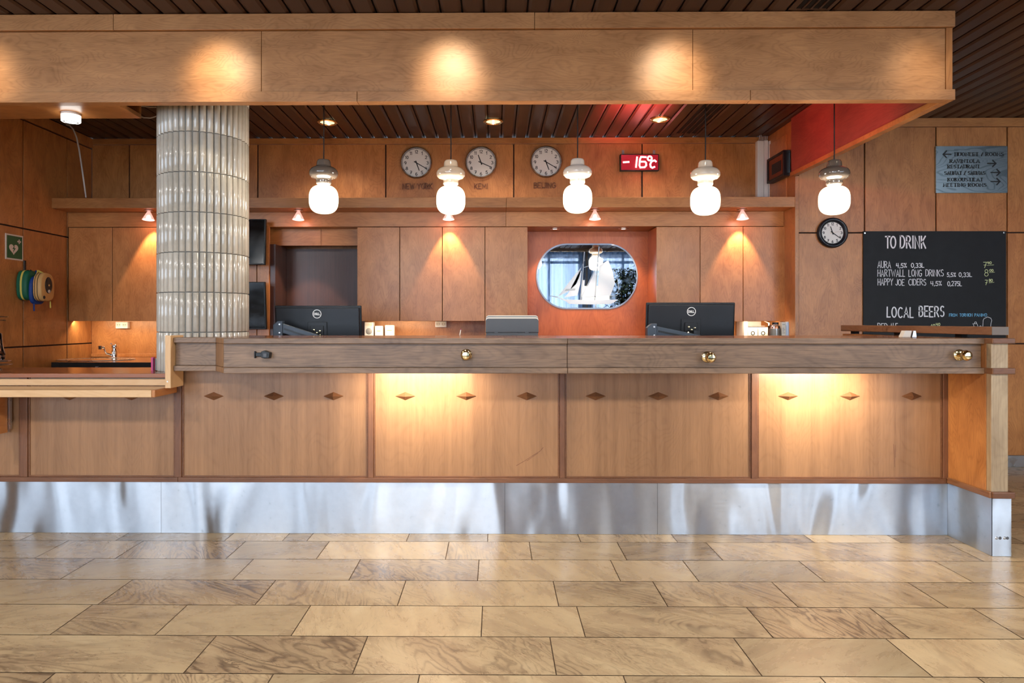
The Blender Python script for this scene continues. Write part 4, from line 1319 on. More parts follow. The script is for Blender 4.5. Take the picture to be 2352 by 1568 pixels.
for s, x0, x1, y0, y1, w in (('AURA',217,398,482,574,9), ('4,5%',475,617,510,570,10), ('0,33L',682,858,510,568,10),
        ('HARTWALL',217,593,600,692,9), ('LONG',648,825,600,690,9), ('DRINKS',882,1127,600,688,9), ('5,5%',1178,1298,640,694,9), ('0,33L',1342,1520,640,696,9),
        ('HAPPY',219,427,725,814,9), ('JOE',467,585,732,814,9), ('CIDERS',646,885,728,812,9), ('4,5%',952,1102,758,818,9), ('0,275L',1186,1380,760,822,9)):
    ct(s, x0, x1, y0, y1, w*u_, 'chalk')
for s, x0, x1, y0, y1 in (('7',1680,1722,492,568), ('40',1738,1792,487,518), ('8',1697,1748,600,690), ('00',1766,1818,593,622), ('7',1702,1735,740,806), ('80',1758,1808,729,764)):
    ct(s, x0, x1, y0, y1, 7*u_, 'chalkg')
for x0, x1, y, y2 in ((1735,1825,538,531), (1762,1835,638,632), (1757,1828,780,772)): cl(x0, x1, y, y2, 'chalkg')
ct('LOCAL', 347, 708, 1118, 1256, 17*u_, 'chalk', gap=.24); ct('BEERS', 790, 1134, 1108, 1248, 17*u_, 'chalk', gap=.24)
ct('FROM', 1208, 1318, 1206, 1246, 6*u_, 'chalkc'); ct('TORNION', 1352, 1530, 1206, 1246, 6*u_, 'chalkc'); ct('PANIMO', 1560, 1728, 1206, 1246, 6*u_, 'chalkc')
ct('RED', 217, 352, 1340, 1432, 9*u_, 'chalk'); ct('ALE', 388, 494, 1340, 1432, 9*u_, 'chalk')
ct('10', 958, 1012, 1352, 1432, 8*u_, 'chalkg'); ct('40', 1025, 1080, 1338, 1374, 7*u_, 'chalkg')
m = MB()
for pl in ([(1672,1400),(1678,1300),(1690,1275),(1740,1252),(1785,1270),(1797,1300),(1785,1350),(1780,1410)], [(1560,1400),(1535,1345),(1555,1350),(1560,1325),(1580,1320),(1605,1380),(1612,1410)], [(1548,1348),(1580,1345)], [(1600,1400),(1640,1375),(1670,1395)]):
    m.ribbon([(lambda p: (p.x, p.z))(P(1980+x*.1658, 520+y*.1658, yt)) for x, y in pl], 6*u_, None, yt)
m.build('chalk_drawing', M['chalk'], cb)
R = Matrix.Rotation(PI/2, 3, 'X')
for px, py in ((1986.7, 535), (2306, 534)):
    m = smooth(); m.lathe([(0,.003), (.007,.002), (.008,0)], 12, P(px, py, ycb), R); m.build('screw', M['steel'], cb)

# ================================================================== DIRECTION SIGN
ysg = YR-.018
a, b = P(2149.8, 443, ysg), P(2314, 335.3, ysg)
sg = thing('direction_sign', 'brushed metal direction sign with arrows on the right wall above the chalkboard', 'sign', ((a.x+b.x)/2, YR, a.z))
m = MB(); m.box(a.x, b.x, ysg, YR-.001, a.z, b.z); m.build('plate', M['signmetal'], sg)
us = 5.83/F*.0944
def st(s, x0, x1, y0, y1):
    p, q = P(2130+x0*.0944, 320+y1*.0944, ysg), P(2130+x1*.0944, 320+y0*.0944, ysg)
    m = MB(); lettering(m, s, p.x, q.x, p.z, q.z, ysg-.0012, 22*us, nib=8*us, gap=.26, serif=True); m.build('sign_lettering', M['ink'], sg)
st('HUONEET / ROOMS', 672, 1850, 320, 402); st('RAVINTOLA', 552, 1262, 488, 570); st('RESTAURANT', 497, 1270, 618, 700)
st('SAUNAT / SAUNAS', 420, 1400, 778, 858); st('KOKOUSTILAT', 500, 1350, 938, 1018); st('MEETING ROOMS', 392, 1430, 1068, 1148)
def arrow(x0, x1, yc, h, d):
    def q(x, y): p = P(2130+x*.0944, 320+y*.0944, ysg); return (p.x, p.z)
    m = MB(); w = 28*us
    tip, tail = (x0, x1) if d < 0 else (x1, x0)
    m.ribbon([q(tail, yc), q(tip, yc)], w, None, ysg-.0012); e = tip+h*(1 if d < 0 else -1)
    m.ribbon([q(e, yc-h), q(tip, yc), q(e, yc+h)], w, None, ysg-.0014); m.build('arrow', M['ink'], sg)
arrow(385, 570, 362, 78, -1); arrow(1465, 1665, 585, 76, 1); arrow(1550, 1765, 805, 76, 1); arrow(1550, 1765, 1025, 76, 1)

# ================================================================== DESK MONITORS
def monitor(px0, px1, ptop, pcx, logo, arm0, label, Y=4.78):
    zt_ = PZ(ptop, Y, (px0+px1)/2); x0, x1 = PX(px0, Y), PX(px1, Y)
    hgt = .345
    c = Vector(((x0+x1)/2, Y, zt_-hgt/2))
    t = thing('desk_monitor', label, 'monitor', (c.x, Y+.1, .76), 'desk monitors behind the counter')
    T = Matrix.Translation(c) @ Matrix.Rotation(math.radians(5), 4, 'X') @ Matrix.Translation(-c)
    w = (x1-x0)/2
    m = MB(); m.box(c.x-w, c.x+w, Y, Y+.012, zt_-hgt, zt_); m.box(c.x-w+.012, c.x+w-.012, Y-.022, Y-.0005, zt_-hgt+.02, zt_-.014); m.xf(T); m.build('housing', M['monitor'], t, bevel=.007, segs=3)
    m = MB(); m.box(c.x-w+.008, c.x+w-.008, Y+.0122, Y+.0135, zt_-hgt+.02, zt_-.008); m.xf(T); m.build('screen', M['screen'], t)
    p = P(pcx, ptop+60, Y-.03); xc_ = p.x
    zv = PZ(ptop+37, Y-.03, pcx)
    m = MB(); m.box(xc_-.068, xc_+.068, Y-.030, Y-.0225, zv-.15, zv); m.box(xc_-.045, xc_+.045, Y-.040, Y-.0305, zv-.14, zv-.025); m.xf(T); m.build('mount_plate', M['dkplastic'], t, bevel=.002)
    m = smooth(); 
    for dx, dz in ((-.02,-.055), (.022,-.062), (-.012,-.085), (.02,-.09), (.0,-.075)):
        m.lathe([(0,.012), (.007,.010), (.007,0)], 10, (xc_+dx, Y-.0405, zv+dz), Matrix.Rotation(PI/2, 3, 'X'))
    m.tube([(xc_-.03, Y-.043, zv-.10), (xc_, Y-.047, zv-.075), (xc_+.028, Y-.043, zv-.1)], .005, 8); m.xf(T); m.build('mount_bolts', M['brass'], t)
    # logo: ring and slanted letters
    lp_ = P(logo[0], logo[1], Y-.0225)
    m = MB(); r_ = 9.4*Y/F
    m.ribbon([(lp_.x+r_*cos(2*PI*i/36), lp_.z+r_*sin(2*PI*i/36)) for i in range(37)], .0048, None, lp_.y-.0012)
    lettering(m, 'D', lp_.x-r_*.70, lp_.x-r_*.34, lp_.z-r_*.24, lp_.z+r_*.24, lp_.y-.0012, .0042)
    lettering(m, 'L', lp_.x+r_*.10, lp_.x+r_*.38, lp_.z-r_*.24, lp_.z+r_*.24, lp_.y-.0012, .0042)
    lettering(m, 'L', lp_.x+r_*.42, lp_.x+r_*.72, lp_.z-r_*.24, lp_.z+r_*.24, lp_.y-.0012, .0042)
    ang = math.radians(30); ex, ez = lp_.x-r_*.12, lp_.z; hh_ = r_*.2
    def e_(x, z): return (ex+x*cos(ang)-z*sin(ang), ez+x*sin(ang)+z*cos(ang))
    m.ribbon([e_(hh_*.8, hh_), e_(-hh_*.8, hh_), e_(-hh_*.8, -hh_), e_(hh_*.8, -hh_)], .0036, None, lp_.y-.0013); m.ribbon([e_(-hh_*.8, 0), e_(hh_*.7, 0)], .0036, None, lp_.y-.0013)
    m.xf(T)
    m.build('logo', M['white'], t)
    # support arm
    ya = Y-.16
    q0, q1 = P(arm0[0], arm0[1], ya), P(arm0[2], arm0[3], ya)
    d = Vector((q1.x-q0.x, 0, q1.z-q0.z)); L = d.length; d.normalize(); nn = Vector((-d.z, 0, d.x))
    m = MB()
    for s0, s1, n0, n1 in ((0, L*1.35, -.031, .031),):
        cs = [q0+d*s0+nn*n0, q0+d*s1+nn*n0, q0+d*s1+nn*n1, q0+d*s0+nn*n1]
        m.prism([(p.x, p.z) for p in cs], 'y', ya-.02, ya+.02)
    ar = m.build('support_arm', M['arm'], t, bevel=.004)
    m = MB(); cs = [q0+d*.03-nn*.006, q0+d*L*1.3-nn*.006, q0+d*L*1.3+nn*.006, q0+d*.03+nn*.006]
    m.prism([(p.x, p.z) for p in cs], 'y', ya-.023, ya-.0195); m.build('arm_groove', M['dkplastic'], ar)
    m = MB(); zb_ = PZ(772, ya, arm0[0])
    m.prism([(q0.x-.045, zb_-.06), (q0.x+.02, zb_-.06), (q0.x+.02, q0.z+.045), (q0.x-.015, q0.z+.045), (q0.x-.045, q0.z+.018)], 'y', ya-.03, ya+.03); el = m.build('arm_joint', M['arm'], t, bevel=.004)
    m = smooth()
    for dz in (.022, -.036): m.lathe([(0,.005), (.006,.004), (.007,0)], 12, (q0.x-.0, ya-.03, q0.z+dz), Matrix.Rotation(PI/2, 3, 'X'))
    m.build('bolt', M['steel'], el)
    m = smooth(); m.lathe([(.06,.76), (.06,.775), (.022,.785), (.022, zb_-.05), (0, zb_-.05)], 24, (q0.x-.01, ya, 0)); m.build('clamp_post', M['dkplastic'], t)
    m = MB(); m.box(xc_-.02, xc_+.02, ya-.01, Y-.041, zv-.12, zv-.08); m.build('tilt_head', M['dkplastic'], t)
wd = thing('work_desk', 'low staff work desk hidden behind the reception counter', 'desk', (.4, 4.75, 0))
m = MB(); m.box(-1.45, 2.62, 4.47, 5.05, .725, .759); m.build('desk_top', M['top'], wd)
for x in (-1.35, .6, 2.5):
    m = MB(); m.box(x, x+.05, 4.5, 5.0, 0, .724); m.build('leg_panel', M['dkplastic'], wd)
monitor(632, 831, 701.5, 729, (729, 720), (645, 752, 708, 772), 'black monitor back with support arm, left of the laptop')
monitor(1483, 1687, 694.5, 1587, (1587, 714.5), (1500, 758, 1578, 774), 'black monitor back with support arm, right of the mirror')
for o in [o for o in S.objects if o.name.startswith('desk_monitor')]: pass

# laptop-like grey device standing open with its lid towards us
Y = 4.62
lp0, lp1 = PX(1115.5, Y), PX(1237, Y)
zt_, zh_, zb_ = PZ(724, Y, 1176), PZ(762, Y, 1176), PZ(771, Y, 1176)
lt = thing('laptop', 'dark grey laptop seen from behind with pale lid edges', 'laptop', ((lp0+lp1)/2, Y, .76))
def rtop(x0, x1, z0, z1, r=.02):
    return [(x0, z0), (x1, z0)]+[(x1-r+r*cos(a), z1-r+r*sin(a)) for a in [i*PI/12 for i in range(7)]]+[(x0+r-r*sin(a), z1-r+r*cos(a)) for a in [i*PI/12 for i in range(7)]]
m = MB(); m.prism(rtop(lp0, lp1, zh_, zt_-.022), 'y', Y, Y+.012); m.build('lid', M['darkgrey'], lt)
m = MB(); m.prism(rtop(lp0, lp1, zh_+.01, zt_-.012), 'y', Y+.012, Y+.016); m.build('lid_edge', M['offwhite'], lt)
m = MB(); m.prism(rtop(lp0+.001, lp1-.001, zh_+.01, zt_-.007), 'y', Y+.016, Y+.021); m.build('lid_frame', M['darkgrey'], lt)
m = MB(); m.prism(rtop(lp0+.002, lp1-.002, zh_+.01, zt_), 'y', Y+.021, Y+.026); m.build('rear_edge', M['offwhite'], lt)
m = MB(); m.box(lp0, lp1, Y+.002, Y+.02, zh_-.007, zh_-.0005); m.build('hinge_bar', M['dkplastic'], lt)
for x in (.2, .78):
    m = MB(); xx = lp0+(lp1-lp0)*x; m.box(xx-.012, xx+.012, Y-.001, Y+.012, zh_-.008, zh_+.003); m.build('hinge', M['darkgrey'], lt, bevel=.001)
m = MB(); m.box(lp0+.003, lp1-.003, Y+.0, Y+.22, zb_-.05, zh_-.0075); m.build('body', M['darkgrey'], lt, bevel=.003)
ls = thing('laptop_riser', 'plain riser carrying the laptop behind the counter', 'stand', ((lp0+lp1)/2, Y+.1, .76))
m = MB(); m.box(lp0+.02, lp1-.02, Y+.02, Y+.2, .7595, zb_-.0505); m.build('block', M['darkgrey'], ls)

# ================================================================== WALL SCREENS BESIDE THE COLUMN
def wallscreen(px1, pt, pb, skew, label):
    Y = 5.93; x1 = PX(px1, Y); z1, z0 = PZ(pt, Y, px1), PZ(pb, Y, px1); x0 = x1-.62
    t = thing('wall_screen', label, 'screen', ((x0+x1)/2, Y, z0), 'wall screens by the column')
    cc = Vector((x1, Y, (z0+z1)/2)); T = Matrix.Translation(cc) @ Matrix.Rotation(math.radians(skew), 4, 'X') @ Matrix.Translation(-cc)
    m = MB(); m.box(x0, x1, Y, Y+.03, z0, z1); m.xf(T); m.build('housing', M['dkplastic'], t, bevel=.004)
    m = MB(); m.box(x0+.008, x1-.012, Y-.0012, Y-.0002, z0+.012, z1-.008); m.xf(T); m.build('screen', M['screen'], t)
    m = MB(); m.box(x0+.2, x0+.4, Y+.035, YC-.001, (z0+z1)/2-.08, (z0+z1)/2+.08); m.build('bracket', M['dkplastic'], t)
wallscreen(609.5, 502, 608, -4, 'upper black wall screen peeking out right of the column')
wallscreen(610, 647.5, 756.5, 5, 'lower black wall screen peeking out right of the column')

# ================================================================== SOCKETS AND SMALL WHITE BOXES
def socket(px, py, w, h, Y, label, dep=.045):
    c = P(px, py, Y); t = thing('wall_socket', label, 'socket', (c.x, Y, c.z), 'double sockets under the cabinets')
    m = MB(); m.box(c.x-w/2, c.x+w/2, Y-dep, Y, c.z-h/2, c.z+h/2); m.build('box', M['white'], t, bevel=.005)
    R = Matrix.Rotation(PI/2, 3, 'X')
    for s in (-1, 1):
        o = (c.x+s*w*.24, Y-dep, c.z+h*.05); m = smooth(); rr = min(w*.2, h*.42)
        m.lathe([(0,.0012), (rr*.8,.0012), (rr*.86,.003), (rr,.003), (rr,.0)], 24, o, R); so = m.build('outlet', M['offwhite'], t)
        m = smooth()
        for q in (-1, 1): m.lathe([(0,.0022), (rr*.16,.0022), (rr*.16,.001)], 10, (o[0]+q*rr*.4, o[1], o[2]), R)
        m.build('hole', M['black'], so)
socket(285, 746.5, .115, .062, YB-.0085, 'white double socket under the left cupboard, above the tap')
socket(1013.5, 744.5, .108, .056, YB-.0085, 'white double socket under the middle cabinets')
def gadget(name, x0, x1, y0, Y, label, cat, build):
    xa, xb, zt2 = PX(x0, Y), PX(x1, Y), PZ(y0, Y, (x0+x1)/2)
    t = thing(name, label, cat, ((xa+xb)/2, Y, ZW), 'small white things on the rear worktop')
    build(t, xa, xb, zt2, Y); return t
def b_dispenser(t, xa, xb, z, Y):
    m = MB(); m.box(xa, xb, Y, Y+.09, ZW+.001, z); m.build('body', M['white'], t, bevel=.006)
    m = smooth(); m.lathe([(0,.004), (.026,.003), (.030,0)], 28, ((xa+xb)/2, Y, z-.085), Matrix.Rotation(PI/2, 3, 'X')); m.build('dial', M['grey'], t)
    m = MB(); m.box(xa+.008, xb-.008, Y-.001, Y+.0, z-.035, z-.012); m.build('face_plate', M['offwhite'], t)
def b_box(t, xa, xb, z, Y):
    m = MB(); m.box(xa, xb, Y, Y+.07, ZW+.001, z); m.build('body', M['white'], t, bevel=.006)
    m = MB(); m.box(xa+.02, xb-.02, Y-.001, Y+.0005, z-.052, z-.044); m.build('printed_line', M['bagtan'], t)
    m = MB(); m.prism([(xa+.004, z-.115), (xb-.004, z-.115), (xb-.012, z-.095), (xa+.012, z-.095)], 'y', Y-.012, Y-.0005); m.build('tray', M['grey'], t)
gadget('white_device', 837, 857.5, 739.5, 6.25, 'tall white device with round grey dial, right of the left monitor', 'device', b_dispenser)
gadget('white_box', 861, 879, 748, 6.25, 'smaller white box between the dial device and the larger white box', 'box', b_box)
gadget('white_box', 884, 905, 746.5, 6.25, 'larger white box, right of the smaller one under the cabinet', 'box', b_box)
# shelf unit with two labelled cartons, jar, carton and bottle at the right
Y = 6.20
rx0, rx1 = PX(1709, Y), PX(1767, Y)
sh = thing('white_rack', 'white open rack holding two cartons right of the right monitor', 'rack', ((rx0+rx1)/2, Y, ZW))
m = MB(); m.box(rx0, rx0+.034, Y, Y+.2, ZW+.001, PZ(738, Y, 1738)); m.build('side', M['white'], sh, bevel=.002)
m = MB(); m.box(rx0+.036, rx1, Y+.19, Y+.2, ZW+.001, PZ(738, Y, 1738)); m.build('back', M['white'], sh)
zsf = PZ(750, Y, 1738)
m = MB(); m.box(rx0+.036, rx1, Y+.10, Y+.19, zsf, zsf+.008); m.build('shelf', M['grey'], sh)
for i, (xa, xb) in enumerate(((1718.5, 1740), (1742, 1763.5))):
    x0, x1 = PX(xa, Y-.01), PX(xb, Y-.01); zz = PZ(751.5, Y, 1738)
    t = thing('tea_carton', ('left' if i == 0 else 'right')+' one of two white cartons with a round dark emblem in the rack', 'carton', ((x0+x1)/2, Y, ZW), 'cartons in the white rack')
    m = MB(); m.box(x0, x1, Y-.01, Y+.075, ZW+.001, zz); m.build('box', M['offwhite'], t, bevel=.001)
    e = P((xa+xb)/2, 765, Y-.0115); m = MB()
    m.ribbon([(e.x+.0155*cos(2*PI*q/28), e.z+.0155*sin(2*PI*q/28)) for q in range(29)], .008, None, Y-.0112); m.build('emblem', M['ptext'], t)
    e = P((xa+xb)/2, 755, Y-.0115); m = MB(); m.box(e.x-.014, e.x+.014, Y-.0112, Y-.0101, e.z-.003, e.z+.003); m.build('print_bar', M['bagyellow'], t)
m = smooth(); pc = P(1766, 742, Y-.03)
m.tube([pc+Vector((0,.1,.02)), pc, pc+Vector((-.004,-.01,-.06)), pc+Vector((.02,-.02,-.10)), pc+Vector((.06,-.01,-.12))], .005, 8)
o = m.build('white_cable', M['cablew']); tag(o, 'white cable looping down beside the cartons at the right', 'cable')
Y = 5.83
jx = P(1781, 752, Y)
jr = thing('storage_jar', 'clear jar with a dark lid between the rack and the printed carton', 'jar', (jx.x, Y, ZW))
m = smooth(); m.lathe([(0,ZW+.001), (.048,ZW+.001), (.05,ZW+.02), (.05,jx.z+.01), (.04,jx.z+.02), (.04,jx.z+.024)], 28, (jx.x, Y+.03, 0)); m.build('glass', M['clearglass'], jr)
m = smooth(); m.lathe([(0,ZW+.004), (.044,ZW+.004), (.044,jx.z-.01), (0,jx.z-.006)], 28, (jx.x, Y+.03, 0)); m.build('contents', M['offwhite'], jr)
m = smooth(); m.lathe([(0,jx.z+.045), (.026,jx.z+.044), (.028,jx.z+.025), (0,jx.z+.0245)], 28, (jx.x+.012, Y+.03, 0)); m.build('lid', M['dkplastic'], jr)
x0, x1 = PX(1795.5, Y), PX(1805, Y)
t = thing('printed_carton', 'narrow pale carton with small print beside the jar', 'carton', (x0, Y, ZW)); zz = PZ(739.5, Y, 1800)
m = MB(); m.box(x0, x1, Y, Y+.05, ZW+.001, zz); m.build('box', M['offwhite'], t, bevel=.001)
m = MB()
for i, z in enumerate((.018, .05, .062, .074, .09)): m.box(x0+.006, x0+.028-(i % 2)*.006, Y-.001, Y+.0005, zz-z-.005, zz-z)
m.build('small_print', M['grey'], t)
x0, x1 = PX(1806.5, Y), PX(1815.5, Y)
M['bluewhite'] = simple('blue_white_plastic', lin(190,204,226), 0.3)
t = thing('white_canister', 'bluish white canister at the far right end of the rear worktop', 'canister', (x0, Y, ZW)); zz = PZ(738.5, Y, 1810); r_ = (x1-x0)/2
m = smooth(); m.lathe([(0,ZW+.001), (r_,ZW+.001), (r_,zz-.012), (r_*.9,zz-.006), (0,zz-.006)], 24, (x0+r_, Y+.03, 0)); m.build('body', M['bluewhite'], t)
m = smooth(); m.lathe([(0,zz), (r_*.85,zz), (r_*.85,zz-.0055), (0,zz-.0055)], 24, (x0+r_, Y+.03, 0)); m.build('cap', M['white'], t)

# ================================================================== THINGS ON THE COUNTER AND DESK
c = P(2086, 771, 3.95); c.z = zT
ch_ = thing('card_holder', 'small metal card holder on the counter in front of the leaning rail', 'holder', c)
s = 3.97/F
m = MB(); m.prism([(c.x-18*s, zT), (c.x+1*s, zT), (c.x+4*s, zT+15*s), (c.x-11*s, zT+15*s)], 'y', c.y-.02, c.y+.02); m.build('left_block', M['offwhite'], ch_, bevel=.002)
m = MB(); m.prism([(c.x+4*s, zT), (c.x+15*s, zT), (c.x+13*s, zT+15*s), (c.x+7.5*s, zT+15*s)], 'y', c.y-.02, c.y+.02); m.build('right_block', M['steel'], ch_, bevel=.002)
for i, (a, b, mat, lab) in enumerate(((347, 352.5, 'pink', 'pink card standing by the foot of the tiled column'), (353, 360, 'mint', 'pale green card standing right behind the pink card'))):
    Y = 4.18+i*.03
    c = P(a, 840, Y); x1 = PX(b, Y)
    t = thing('standing_card', lab, 'card', (c.x, Y, zD), 'cards by the column')
    zz = PZ(820.5+i*3, Y, 352)
    m = MB(); m.box(c.x, x1, Y, Y+.02, zD+.0005, zz); m.build('cover', M[mat], t)
    m = MB(); m.box(x1-.003, x1+.0005, Y-.0008, Y+.0, zD+.002, zz-.004); m.build('spine', M['ptext' if i == 0 else 'green'], t)
# a short pale pen standing at the rear edge of the counter top
c = P(1056, 766, 4.44); c.z = zT
t = thing('pale_pen', 'short pale pen standing at the rear edge of the counter top', 'pen', c)
m = smooth(); m.tube([c+Vector((0,0,.0005)), c+Vector((.006,.006,.035))], .0035, 8); m.build('barrel', M['offwhite'], t)
m = smooth(); m.tube([c+Vector((.0062,.0062,.0355)), c+Vector((.0075,.0075,.043))], [.0035,.001], 8); m.build('tip', M['pink'], t)
# tiered stand at the left edge
Y = 4.22
c = P(-16, 838, Y); c.z = zD
ts = thing('tiered_stand', 'metal tiered serving stand cut off by the left picture edge', 'stand', c)
u = 4.25/F
m = smooth(); m.lathe([(0,0), (.05,.0), (.05,.006), (.012,.01), (.012,.32), (0,.32)], 24, c); m.build('pole', M['steel'], ts)
for py, r in ((838, 37*u), (830, 35*u), (736, 25*u), (728, 28*u)):
    z = PZ(py, Y, 10); m = smooth(); m.lathe([(.013,z-.002), (r,z), (r+.002,z+.003), (r,z+.005), (.013,z+.003)], 40, (c.x, c.y, 0)); m.build('tray', M['steel'], ts)
gc = P(-12, 800, Y-.0)
z0_, z1_ = PZ(829, Y, 0)+.004, PZ(765, Y, 0)
gj = thing('ribbed_glass', 'clear ribbed glass on the lower tray at the left picture edge', 'glass', (c.x, c.y, z0_))
m = smooth()
hgt = z1_-z0_
m.lathe([(.016, z0_+.001), (.058, z0_+.001), (.062, z0_+hgt*.08), (.060, z0_+hgt*.18), (.066, z0_+hgt*.24), (.058, z0_+hgt*.38), (.052, z0_+hgt*.6), (.046, z0_+hgt)], 28, (c.x, c.y, 0)); m.build('vessel', M['clearglass'], gj)

# ================================================================== LEFT WALL: AED SIGN AND BAGS
XS = XL
def LP(px, py):                      # point on the left wall
    u = (px-CX)/F; Y = XS*(cT+u*sT)/(u*cT-sT); d = -XS*sT+Y*cT
    return Y, H-(py-CY)/F*d
def lw_poly(name, pts, off, mat, root, thick=.0):
    m = MB()
    ids = [m.vert((XS+off, *LP(*p))) for p in pts]
    m.face(ids)
    return m.build(name, mat, root)
y0_, z1_ = LP(11.5, 536); y1_, z1b = LP(51.5, 541.5); _, z0_ = LP(13, 595); _, z0b = LP(51, 599)
sz0, sz1 = (z0_+z0b)/2, (z1_+z1b)/2
ae = thing('defibrillator_sign', 'green sign with white heart and cross on the left wall', 'sign', (XS, (y0_+y1_)/2, sz0))
m = MB(); m.box(XS+.0005, XS+.006, y0_, y1_, sz0, sz1); m.build('plate', M['signw'], ae)
m = MB(); e = .012; m.box(XS+.0062, XS+.0068, y0_+e, y1_-e, sz0+e, sz1-e); m.build('green_field', M['green'], ae)
sw_, sh_ = y1_-y0_, sz1-sz0
def sgp(u, v): return (y0_+sw_*u, sz0+sh_*v)
def sgpoly(name, pts, mat, off):
    m = MB(); m.face([m.vert((XS+off, *sgp(*p))) for p in pts]); return m.build(name, mat, ae)
hp = []
for i in range(40):
    t_ = 2*PI*i/40; hx = 16*sin(t_)**3; hy = 13*cos(t_)-5*cos(2*t_)-2*cos(3*t_)-cos(4*t_)
    hp.append((.44+hx*.0165, .43+hy*.0145))
sgpoly('heart', hp, M['signw'], .0072)
sgpoly('bolt', [(.50,.58),(.36,.42),(.45,.43),(.38,.26),(.56,.47),(.47,.46)], M['green'], .0076)
m = MB()
for a, b, c2, d2 in ((.73,.79,.66,.84), (.655,.865,.72,.78)):
    p, q = sgp(a, c2), sgp(b, d2); m.box(XS+.0069, XS+.0074, p[0], q[0], p[1], q[1])
m.build('cross', M['signw'], ae)
# hook
hy_, hz_ = LP(56, 612)
hk2 = thing('wall_hook', 'dark double hook on the left wall below the green sign', 'hook', (XS, hy_, hz_))
m = MB(); m.box(XS+.0005, XS+.008, hy_-.012, hy_+.012, hz_-.05, hz_+.05); m.build('plate', M['dkplastic'], hk2, bevel=.002)
m = smooth()
for dy in (-.02, .05): m.tube([(XS+.008, hy_+dy*.3, hz_-.03), (XS+.05, hy_+dy, hz_-.05), (XS+.07, hy_+dy, hz_-.03)], .006, 8)
m.build('prong', M['dkplastic'], hk2)
def bag(name, label, cy_, cz_, hw, hh_, x0, x1, mat, nose=.6, topr=.5):
    t = thing(name, label, 'bag', (x0, cy_, cz_-hh_), 'rescue bags on the left wall')
    m = smooth(); N = 28; secs = []
    for f, sc_ in ((0, .90), (.08, 1.0), (.75, 1.0), (.95, .95), (1.0, .86)):
        x = x0+(x1-x0)*f; r = []
        for i in range(N):
            a = 2*PI*i/N; n = 3.2; ca, sa = cos(a), sin(a)
            yy = hw*sc_*math.copysign(abs(ca)**(2/n), ca); zz = hh_*sc_*math.copysign(abs(sa)**(2/(n if sa < 0 else 2.1)), sa)
            r.append(m.vert((x, cy_+yy, cz_+zz)))
        secs.append(r)
    for A, B in zip(secs, secs[1:]):
        for i in range(N): m.face([A[i], B[i], B[(i+1) % N], A[(i+1) % N]])
    m.face(secs[0]); m.face(secs[-1][::-1])
    m.build('shell', mat, t, angle=50)
    return t
def strip(t, name, cy_, cz_, hw, hh_, xa, xb, mat, grow=1.02):
    m = smooth(); N = 28; secs = []
    for x in (xa, xb):
        r = []
        for i in range(N):
            a = 2*PI*i/N; n = 3.2; ca, sa = cos(a), sin(a)
            r.append(m.vert((x, cy_+hw*grow*math.copysign(abs(ca)**(2/n), ca), cz_+hh_*grow*math.copysign(abs(sa)**(2/(n if sa < 0 else 2.1)), sa))))
        secs.append(r)
    for i in range(N): m.face([secs[0][i], secs[1][i], secs[1][(i+1) % N], secs[0][(i+1) % N]])
    m.build(name, mat, t)
x_ = XS
b1 = bag('first_aid_bag', 'green rescue bag with a yellow band, hanging left of the tan case', 5.48, 1.545, .085, .122, x_+.001, x_+.088, M['baggreen'])
strip(b1, 'yellow_band', 5.48, 1.545, .085, .122, x_+.036, x_+.052, M['bagyellow'])
m = smooth(); m.tube([(x_+.05, hy_-.01, hz_-.04), (x_+.05, 5.47, 1.66)], .010, 8); m.build('strap', M['dkplastic'], b1)
b2 = bag('defibrillator_bag', 'blue rescue bag hanging between the green bag and tan case', 5.50, 1.505, .085, .115, x_+.091, x_+.119, M['bagblue'])
m = smooth(); m.tube([(x_+.075, hy_+.03, hz_-.035), (x_+.104, 5.49, 1.61)], .008, 8); m.tube([(x_+.105, 5.46, 1.40), (x_+.107, 5.46, 1.335)], .006, 6); m.build('strap', M['bagblue'], b2)
cy3, cz3 = 5.505, 1.532
b3 = bag('defibrillator_case', 'tan defibrillator case with a dark oval control panel on the left wall', cy3, cz3, .088, .117, x_+.122, x_+.190, M['bagtan'])
for xa in (.136, .158): strip(b3, 'seam', cy3, cz3, .088, .117, x_+xa, x_+xa+.005, M['dkplastic'], 1.008)
m = smooth(); ids = []
for rr, off in ((1.0, .1902), (.92, .194), (0, .195)):
    if rr == 0: ids.append([m.vert((x_+off, cy3+.008, cz3+.015))])
    else: ids.append([m.vert((x_+off, cy3+.008+.044*rr*cos(2*PI*i/28), cz3+.015+.068*rr*sin(2*PI*i/28))) for i in range(28)])
for i in range(28):
    j = (i+1) % 28; m.face([ids[0][i], ids[0][j], ids[1][j], ids[1][i]]); m.face([ids[1][i], ids[1][j], ids[2][0]])
pn = m.build('control_panel', M['dkplastic'], b3)
for dz, rr, mt in ((.0, .009, 'bagtan'), (-.05, .014, 'offwhite')):
    m = smooth(); m.lathe([(0,.003), (rr,.002), (rr,0)], 16, (x_+.1945, cy3+.008, cz3+.015+dz), Matrix.Rotation(PI/2, 3, 'Y')); m.build('button', M[mt], pn)
m = smooth(); m.lathe([(0,.003), (.013,.002), (.014,0)], 16, (x_+.190, cy3-.045, cz3-.085), Matrix.Rotation(PI/2, 3, 'Y')); m.build('badge', M['navy'], b3)
m = smooth()
m.tube([(x_+.078, hy_+.045, hz_-.03), (x_+.125, cy3-.05, cz3+.06), (x_+.135, cy3-.07, cz3-.01)], .007, 8); m.tube([(x_+.078, hy_+.05, hz_-.03), (x_+.14, cy3+.03, cz3+.11)], .007, 8)
m.tube([(x_+.16, cy3+.075, cz3-.11), (x_+.16, cy3+.078, cz3-.17)], .005, 6); m.build('carry_strap', M['bagyellow'], b3)

